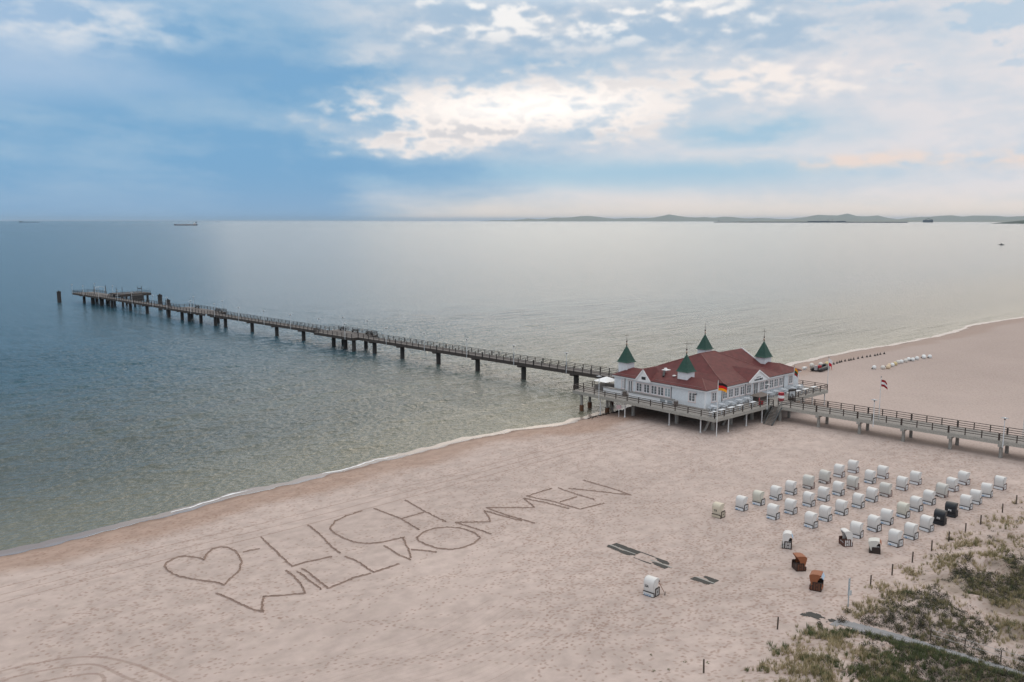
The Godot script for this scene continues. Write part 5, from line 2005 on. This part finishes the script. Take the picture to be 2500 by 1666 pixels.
	cs.bx(-0.6, 0.3, 0.5, 1.3, -0.35, 0.35)
	obj("console", cs, mat(0.05, 0.06, 0.08, 0.5), bo)
	var cv := MB.new()
	cv.boxt(Transform3D(Basis(Vector3.UP, 0.4), Vector3(-1.5, 0.98, 0.2)), Vector3(1.1, 0.5, 0.9))
	obj("cover", cv, mat(0.36, 0.02, 0.03, 0.7), bo)
	var en := MB.new()
	en.bx(-3.5, -2.9, 0.4, 1.45, -0.3, 0.3)
	obj("outboard_motor", en, mat(0.35, 0.35, 0.36, 0.5), bo)
	for q in [[66.0, -18.9, 2, "white crate-like float lying left of the inflatable boat"], [70.6, -19.6, 0, "cream ball buoy behind the inflatable boat's stern"], [73.0, -18.6, 0, "cream ball buoy behind the inflatable boat's bow"], [74.9, -17.9, 3, "yellow ball buoy ahead of the inflatable boat"]]:
		var mb := MB.new()
		if q[2] == 2:
			mb.bx(-0.6, 0.6, 0.3, 0.65, -0.35, 0.35)
			mb.bx(-0.35, 0.35, 0.0, 0.3, -0.2, 0.2)
		else:
			mb.ball(Vector3(0, 0.5, 0), 0.58, 10)
		var o := obj("loose_buoy", mb, cols[q[2]])
		o.position = on_ground(q[0], q[1])
		tag(o, q[3], "buoy")
	# driftwood and dark stones by the water under the deck
	var wr := MB.new()
	for k in 60:
		var x := rng.randf_range(-9, 2)
		var z := 1.0 + rng.randfn(0, 0.35) - shoreline(x)
		wr.ball(Vector3(x, maxf(ground(x, z), 0) + 0.05, z), 0.1 + 0.25 * rng.randf() * rng.randf(), 6, 0.6)
	var wo := obj("wrack_line", wr, mat(0.05, 0.04, 0.03, 0.9))
	tag(wo, "dark line of seaweed and stones at the water's edge beneath the deck", "seaweed")
	wo.set_meta("kind", "stuff")
	var sg := thing("life_ring_sign", "pale pink sign on a post under the deck's west edge", "sign", on_ground(-4.6, -15.6))
	var p := MB.new()
	p.cyl(Vector3(0, -0.2, 0), Vector3(0, 1.5, 0), 0.06, 0.06, 6)
	obj("post", p, mats["pale_post"], sg)
	var bd := MB.new()
	bd.boxt(Transform3D(Basis(Vector3.UP, -0.9), Vector3(0, 1.85, 0)), Vector3(0.9, 0.7, 0.06))
	obj("panel", bd, mat(0.55, 0.42, 0.43, 0.6), sg)


# ---------------------------------------------------------------- dunes
func tuft(n: int, h: float, spread: float, w: float, cols: Array) -> ArrayMesh:
	var mb := MB.new()
	mb.tinted = true
	for k in n:
		var a := rng.randf() * TAU
		var lean := rng.randf() * spread
		var hh := h * rng.randf_range(0.55, 1.1)
		var root := Vector3(cos(a), 0, sin(a)) * 0.12 * rng.randf()
		var tip := root + Vector3(cos(a) * lean, hh, sin(a) * lean)
		var mid := root.lerp(tip, 0.55) + Vector3(0, hh * 0.12, 0)
		var side := Vector3(-sin(a), 0, cos(a)).rotated(Vector3.UP, rng.randfn(0, 0.8)) * w
		mb.col = cols[rng.randi() % cols.size()] * rng.randf_range(0.8, 1.2)
		mb.col.a = 1.0
		var out := Vector3(cos(a), 0.4, sin(a))
		mb.quad(root - side, root + side, mid + side * 0.8, mid - side * 0.8, out)
		mb.tri(mid - side * 0.8, mid + side * 0.8, tip, out)
	return mb.mesh()


func leafy(n: int, r: float, h: float, leaf: float, cols: Array) -> ArrayMesh:
	# low bush: leaf-sized faces through its volume
	var mb := MB.new()
	mb.tinted = true
	for k in n:
		var d := Vector3(rng.randfn(), absf(rng.randfn()), rng.randfn()).normalized()
		var rr := pow(rng.randf(), 0.45)
		var c := Vector3(d.x * r * rr, d.y * h * rr, d.z * r * rr)
		var u := Vector3(rng.randfn(), rng.randfn(), rng.randfn()).normalized() * leaf * rng.randf_range(0.6, 1.3)
		var v := u.cross(d + Vector3(0.01, 0.3, 0)).normalized() * leaf * rng.randf_range(0.4, 0.9)
		mb.col = cols[rng.randi() % cols.size()] * rng.randf_range(0.7, 1.25)
		mb.col.a = 1.0
		mb.quad(c - u, c + v, c + u, c - v, d + Vector3(0, 0.3, 0))
	return mb.mesh()


func scatter(called: String, label: String, meshes: Array, m: Material, spots: Array, lo: float, hi: float) -> void:
	for k in meshes.size():
		var mine := []
		for i in range(k, spots.size(), meshes.size()):
			mine.append(spots[i])
		var mm := MultiMesh.new()
		mm.transform_format = MultiMesh.TRANSFORM_3D
		mm.mesh = meshes[k]
		mm.instance_count = mine.size()
		for i in mine.size():
			var s := rng.randf_range(lo, hi)
			var b := Basis(Vector3.UP, rng.randf() * TAU).scaled(Vector3(s, s * rng.randf_range(0.8, 1.2), s))
			mm.set_instance_transform(i, Transform3D(b, on_ground(mine[i].x, mine[i].y) - Vector3(0, 0.03, 0)))
		var o := MultiMeshInstance3D.new()
		o.name = numbered(called)
		o.multimesh = mm
		o.material_override = m
		add_child(o)
		o.set_meta("kind", "stuff")
		o.set_meta("label", label)
		o.set_meta("category", "vegetation")


func build_dunes() -> void:
	var leafm := StandardMaterial3D.new()
	leafm.vertex_color_use_as_albedo = true
	leafm.roughness = 0.85
	leafm.backlight_enabled = true
	leafm.backlight = Color(0.35, 0.35, 0.3)
	var dry := [Color(0.50, 0.42, 0.27), Color(0.42, 0.35, 0.21), Color(0.33, 0.27, 0.15), Color(0.55, 0.47, 0.33)]
	var oliv := [Color(0.20, 0.185, 0.09), Color(0.26, 0.23, 0.12), Color(0.16, 0.15, 0.07), Color(0.33, 0.28, 0.16)]
	var gree := [Color(0.085, 0.12, 0.048), Color(0.12, 0.15, 0.062), Color(0.07, 0.095, 0.04), Color(0.18, 0.18, 0.09)]
	var dark := [Color(0.045, 0.043, 0.028), Color(0.06, 0.052, 0.034), Color(0.035, 0.037, 0.024), Color(0.075, 0.06, 0.04), Color(0.055, 0.06, 0.03)]
	var spots := [[], [], [], []]
	for i in 120000:
		var x := rng.randf_range(-74.0, 12.0)
		var z := rng.randf_range(49.0, 76.0)
		var pd := absf(x - path_x(z))
		if pd < (1.4 - 0.7 * smoothstep(55.0, 58.0, z) if z < 54.0 or x > path_x(z) else maxf(0.1, 0.7 - 0.12 * (z - 54.0))) and z < 70.0:
			continue
		var n := broad.get_noise_2d(x * 3.0, z * 3.0)
		var f := fine.get_noise_2d(x * 1.6, z * 1.6)
		var n3 := lumps.get_noise_2d(x * 1.7 + 33.0, z * 1.7)
		var inl := z - 50.0
		if x < path_x(z):
			# left of the path: straw hummocks with green clumps, dark moss behind
			var edge := 50.2 + 1.6 * smoothstep(-58.0, -69.0, x)
			var in_bed := smoothstep(edge - 0.8, edge + 2.0, z + 1.2 * f) * smoothstep(-71.5, -66.0, x + 0.45 * (z - 50.0))
			var dk := smoothstep(55.5, 60.5, z + 4.0 * n + 0.25 * (x + 60.0)) + 1.3 * smoothstep(3.0, 0.6, pd) * smoothstep(51.5, 53.0, z)
			var r := rng.randf()
			if r < in_bed * dk * 0.35:
				spots[3 if rng.randf() < 0.6 else (2 if rng.randf() < 0.6 else 1)].append(Vector2(x, z))
			elif r < in_bed * clampf(0.20 + 0.5 * n3 + 0.25 * f, 0.03, 0.45):
				spots[0 if rng.randf() < 0.62 else 1].append(Vector2(x, z))
			elif rng.randf() < in_bed * 0.32 * smoothstep(0.10, 0.30, f + 0.6 * n):
				spots[2].append(Vector2(x, z))
		else:
			var bed := smoothstep(-0.7, 1.6, inl + 1.2 * f) * smoothstep(16.0, -6.0, x)
			bed *= lerpf(1.0, 0.3, smoothstep(-31.0, -14.0, x))
			var heath := smoothstep(0.0, 0.2, n + 0.4 * n3 + 0.30 * exp(-pow((x + 47.0) / 5.0, 2.0)) + 0.10 * smoothstep(56.0, 61.0, z) - 0.10) * smoothstep(52.6, 55.5, z + 2.0 * f)
			var patch := smoothstep(0.08, 0.26, n3 + 0.35 * f) * smoothstep(51.3, 53.5, z)
			var r := rng.randf()
			if r < bed * heath * 0.28:
				spots[3 if rng.randf() < 0.75 else 1].append(Vector2(x, z))
			elif r < bed * clampf(0.075 + 0.3 * f + 0.16 * n3, 0.015, 0.22):
				spots[0 if rng.randf() < 0.72 else 1].append(Vector2(x, z))
			elif rng.randf() < bed * patch * 0.10:
				spots[1 if rng.randf() < 0.6 else (0 if rng.randf() < 0.6 else 2)].append(Vector2(x, z))
			elif rng.randf() < bed * 0.008:
				spots[3].append(Vector2(x, z))
	scatter("dry_grass", "straw coloured marram grass on the dune edge", [tuft(16, 0.62, 0.34, 0.014, dry), tuft(13, 0.5, 0.4, 0.014, dry), tuft(18, 0.7, 0.3, 0.013, dry + [oliv[1]])], leafm, spots[0], 0.5, 1.0)
	scatter("olive_grass", "olive and straw dune grass in clumps", [tuft(18, 0.6, 0.34, 0.016, oliv + [dry[2]]), tuft(14, 0.5, 0.36, 0.016, oliv)], leafm, spots[1], 0.5, 1.0)
	scatter("green_grass", "fresh green dune grass in clumps", [tuft(18, 0.55, 0.3, 0.018, gree), tuft(14, 0.45, 0.4, 0.018, gree + [oliv[0]])], leafm, spots[2], 0.55, 1.05)
	scatter("dune_heath", "dark brown-green creeping heath covering the dune hollows", [leafy(46, 0.42, 0.26, 0.05, dark), leafy(40, 0.36, 0.34, 0.045, dark + [gree[2]]), leafy(36, 0.5, 0.2, 0.05, dark + [gree[2], gree[0]])], leafm, spots[3], 0.6, 1.2)
	# single bushes one can point at
	for q in [[-51.6, 51.6, 0.75, "dark brown bush at the sea end of the path, beside the sign pole"], [-49.6, 51.1, 0.45, "small dark tuft bush at the foot of the sign pole"], [-50.2, 53.4, 1.1, "broad brown bush right of the path, nearest the mat"], [-49.2, 54.6, 0.9, "brown bush right of the path behind the broad one"], [-50.0, 56.0, 0.95, "dark bush hugging the path's right edge half way up"], [-48.6, 57.2, 1.0, "dark bush farther up the right side of the path"], [-34.6, 55.2, 1.2, "large dark green bush in the middle of the right dune"], [-31.2, 54.4, 0.9, "dark bush behind the large dune bush toward the posts"], [-53.6, 50.6, 0.4, "small green bush left of the path's sandy end"], [-24.0, 49.9, 0.5, "pointed brown tuft beside a post of the dune line"]]:
		var t := thing("dune_bush", q[3], "bush", on_ground(q[0], q[1]), 0.0, "bushes on the dune")
		var r: float = q[2]
		obj("foliage", leafy(int(260 * r), 0.85 * r, 0.75 * r, 0.055, dark + [Color(0.09, 0.06, 0.042)]), leafm, t)
		var st := MB.new()
		for k in 9:
			var a := TAU * k / 9.0 + rng.randf()
			st.cyl(Vector3(0, -0.1, 0), Vector3(cos(a) * 0.5 * r, 0.55 * r, sin(a) * 0.5 * r), 0.02, 0.008, 4)
		obj("stem", st, mat(0.06, 0.042, 0.03, 0.9), t)
	# single green plants strewn on bare sand
	var sprig := leafy(14, 0.14, 0.16, 0.05, gree)
	var names := ["nearest the frame's foot", "beside the lower left post", "left of the lower left post", "farthest toward the lone basket", "above the lower left post", "behind the left grass hummock"]
	var i := 0
	for q in [[-71.5, 47.4], [-69.6, 46.6], [-70.6, 45.9], [-68.8, 44.2], [-67.6, 46.7], [-66.4, 48.0]]:
		var o := obj("sand_sprig", sprig, leafm)
		o.position = on_ground(q[0], q[1])
		o.rotation.y = rng.randf() * 6.0
		tag(o, "small green sprig on bare sand, %s" % names[i], "plant", "sprigs on the bare sand")
		i += 1
	# path: paving slabs, partly drifted over
	var pm := mat(0.25, 0.25, 0.26, 0.85)
	var pm2 := mat(0.235, 0.237, 0.245, 0.85)
	var path := Node3D.new()
	path.name = "dune_path"
	path.set_meta("kind", "structure")
	path.set_meta("label", "grey slab path through the dunes to the beach")
	add_child(path)
	for k in 44:
		var z := 51.2 + k * 0.62
		for s in 3:
			var x := path_x(z) - 0.85 + 0.57 * s
			if k < 3 and rng.randf() < 0.5:
				continue
			var mb := MB.new()
			mb.boxt(Transform3D(Basis(Vector3.RIGHT, 0.0), on_ground(x + 0.28, z + 0.3) + Vector3(0, -0.01 + 0.012 * rng.randf(), 0)), Vector3(0.55, 0.08, 0.6))
			obj("slab", mb, pm if rng.randf() < 0.6 else pm2, path)
	var dm := thing("rubber_mat", "torn dark mat lying where the slab path meets the sand", "mat", Vector3.ZERO, 0.0, "rubber mats of the buried beach path")
	obj("panel", ragged(-53.1, -51.7, 48.4, 51.3, 0.1, 55.0), mat(0.045, 0.044, 0.040, 0.85), dm)
	# posts of the dune line
	var wood := mat(0.075, 0.058, 0.045, 0.85)
	var pn := ["first post of the dune line right of the sign pole", "second post of the dune line right of the sign pole", "third post of the dune line right of the sign pole", "fourth post of the dune line, by a brown tuft", "fifth post of the dune line from the sign pole", "sixth post of the dune line, behind the black baskets", "seventh post of the dune line, right of the black baskets", "last but one post of the dune line", "last post of the dune line before the frame's edge", "grey slanting post at the top of the left dune's edge", "lone post low on the bare sand at the left dune's foot"]
	i = 0
	for q in [[-42.5, 49.8], [-38.35, 50.0], [-33.5, 49.9], [-28.8, 49.9], [-24.7, 50.05], [-20.5, 50.2], [-16.35, 50.3], [-10.05, 50.5], [-5.4, 50.5], [-57.1, 48.6], [-67.9, 48.7]]:
		var t := thing("dune_post", "dark wooden " + pn[i], "post", on_ground(q[0], q[1]), rng.randf(), "posts along the dune line")
		var mb := MB.new()
		mb.cyl(Vector3(0, -0.3, 0), Vector3(0, 1.15, 0), 0.075, 0.07, 8)
		obj("stake", mb, wood, t)
		t.rotation.z = rng.randfn(0, 0.05)
		i += 1
	# sign pole: lattice top with a small plate
	var sp := thing("sign_pole", "tall grey lattice sign pole with small white plate at the dune edge", "sign", on_ground(-48.5, 50.6))
	var steel := mat(0.33, 0.40, 0.44, 0.5)
	var po := MB.new()
	po.cyl(Vector3(0, -0.2, 0), Vector3(0, 1.7, 0), 0.05, 0.05, 6)
	for s in [-0.11, 0.11]:
		po.beam(Vector3(s, 1.1, 0), Vector3(s, 2.75, 0), 0.05, 0.05)
	for k in 6:
		po.beam(Vector3(-0.11, 1.15 + 0.27 * k, 0), Vector3(0.11, 1.4 + 0.27 * k, 0), 0.035, 0.035)
	obj("pole", po, steel, sp)
	var pl := MB.new()
	pl.boxt(Transform3D(Basis(Vector3.UP, -0.6), Vector3(0.04, 1.35, 0.08)), Vector3(0.34, 0.5, 0.03))
	obj("plate", pl, mat(0.55, 0.58, 0.6, 0.5), sp)
	# handrail along the upper path
	var hr := thing("path_handrail", "thin grey wire rail beside the upper dune path", "railing", Vector3.ZERO)
	var wire := mat(0.42, 0.42, 0.42, 0.5, 0.3)
	for hgt in [0.55, 1.0]:
		var mb := MB.new()
		for k in 5:
			var z0 := 58.5 + 2.6 * k
			var a := on_ground(path_x(z0) + 1.35, z0) + Vector3(0, hgt, 0)
			var b := on_ground(path_x(z0 + 2.6) + 1.35, z0 + 2.6) + Vector3(0, hgt, 0)
			mb.cyl(a, b, 0.016, 0.016, 5)
		obj("wire", mb, wire, hr)
	for k in 6:
		var z0 := 58.5 + 2.6 * k
		var at := on_ground(path_x(z0) + 1.35, z0)
		var mb := MB.new()
		mb.cyl(at - Vector3(0, 0.2, 0), at + Vector3(0, 1.05, 0), 0.04, 0.04, 6)
		obj("post", mb, wood, hr)


# ---------------------------------------------------------------- shipping
func ship(called: String, label: String, at: Vector3, turn: float, length: float, hullm: Material, deckm: Material, housem: Material) -> void:
	var t := thing(called, label, "ship", at, turn)
	var l := length / 2
	var h := MB.new()
	h.prism(PackedVector2Array([Vector2(-l * 0.97, -2), Vector2(l * 0.95, -2), Vector2(l, 7.5), Vector2(l * 0.93, 8.5), Vector2(l * 0.88, 6.0), Vector2(-l * 0.86, 6.0), Vector2(-l * 0.9, 9.5), Vector2(-l, 9.0)]), -11, 11)
	obj("hull", h, hullm, t)
	var d := MB.new()
	for k in 7:
		d.bx(-l * 0.75 + k * l * 0.19, -l * 0.75 + k * l * 0.19 + l * 0.15, 5.9, 8.6, -8, 8)
	obj("hatch_cover", d, deckm, t)
	var b := MB.new()
	b.bx(l * 0.62, l * 0.86, 5.9, 14, -9, 9)
	b.bx(l * 0.66, l * 0.82, 14, 18, -8, 8)
	obj("deckhouse", b, housem, t)
	var f := MB.new()
	f.bx(l * 0.84, l * 0.92, 14, 26, -2.5, 2.5)
	obj("funnel", f, hullm, t)
	for e in [[0.7, 18.0, 27.0], [-0.9, 8.0, 17.0]]:
		var m := MB.new()
		m.cyl(Vector3(l * e[0], e[1], 0), Vector3(l * e[0], e[2], 0), 0.6, 0.3, 6)
		obj("mast", m, housem, t)


func build_boats() -> void:
	var p := far_at(-20.6, 6560.0)
	ship("cargo_ship", "dark red cargo ship with white hatches on the horizon, left of centre", p, -deg_to_rad(HEADING - 20.6), 156.0, mat(0.05, 0.025, 0.03, 0.6), mat(0.6, 0.6, 0.6, 0.6), mat(0.65, 0.65, 0.65, 0.6))
	p = far_at(-29.1, 16500.0)
	ship("cargo_ship", "faint blue-grey ship on the horizon at the far left", p, PI - deg_to_rad(HEADING - 29.1), 300.0, mat(0.04, 0.06, 0.09, 0.6), mat(0.10, 0.12, 0.14, 0.6), mat(0.12, 0.14, 0.16, 0.6))
	var q := far_at(29.5, 1462.0)
	var b := thing("motor_boat", "tiny dark motor boat far out near the right edge", "boat", q, deg_to_rad(-70))
	var h := MB.new()
	h.prism(PackedVector2Array([Vector2(-3.6, 0.0), Vector2(3.2, 0.0), Vector2(4.4, 1.0), Vector2(-3.6, 0.8)]), -1.1, 1.1)
	obj("hull", h, mat(0.03, 0.03, 0.035, 0.6), b)
	var c := MB.new()
	c.bx(-0.8, 1.0, 0.8, 2.4, -0.8, 0.8)
	obj("cabin", c, mat(0.04, 0.04, 0.05, 0.5), b)
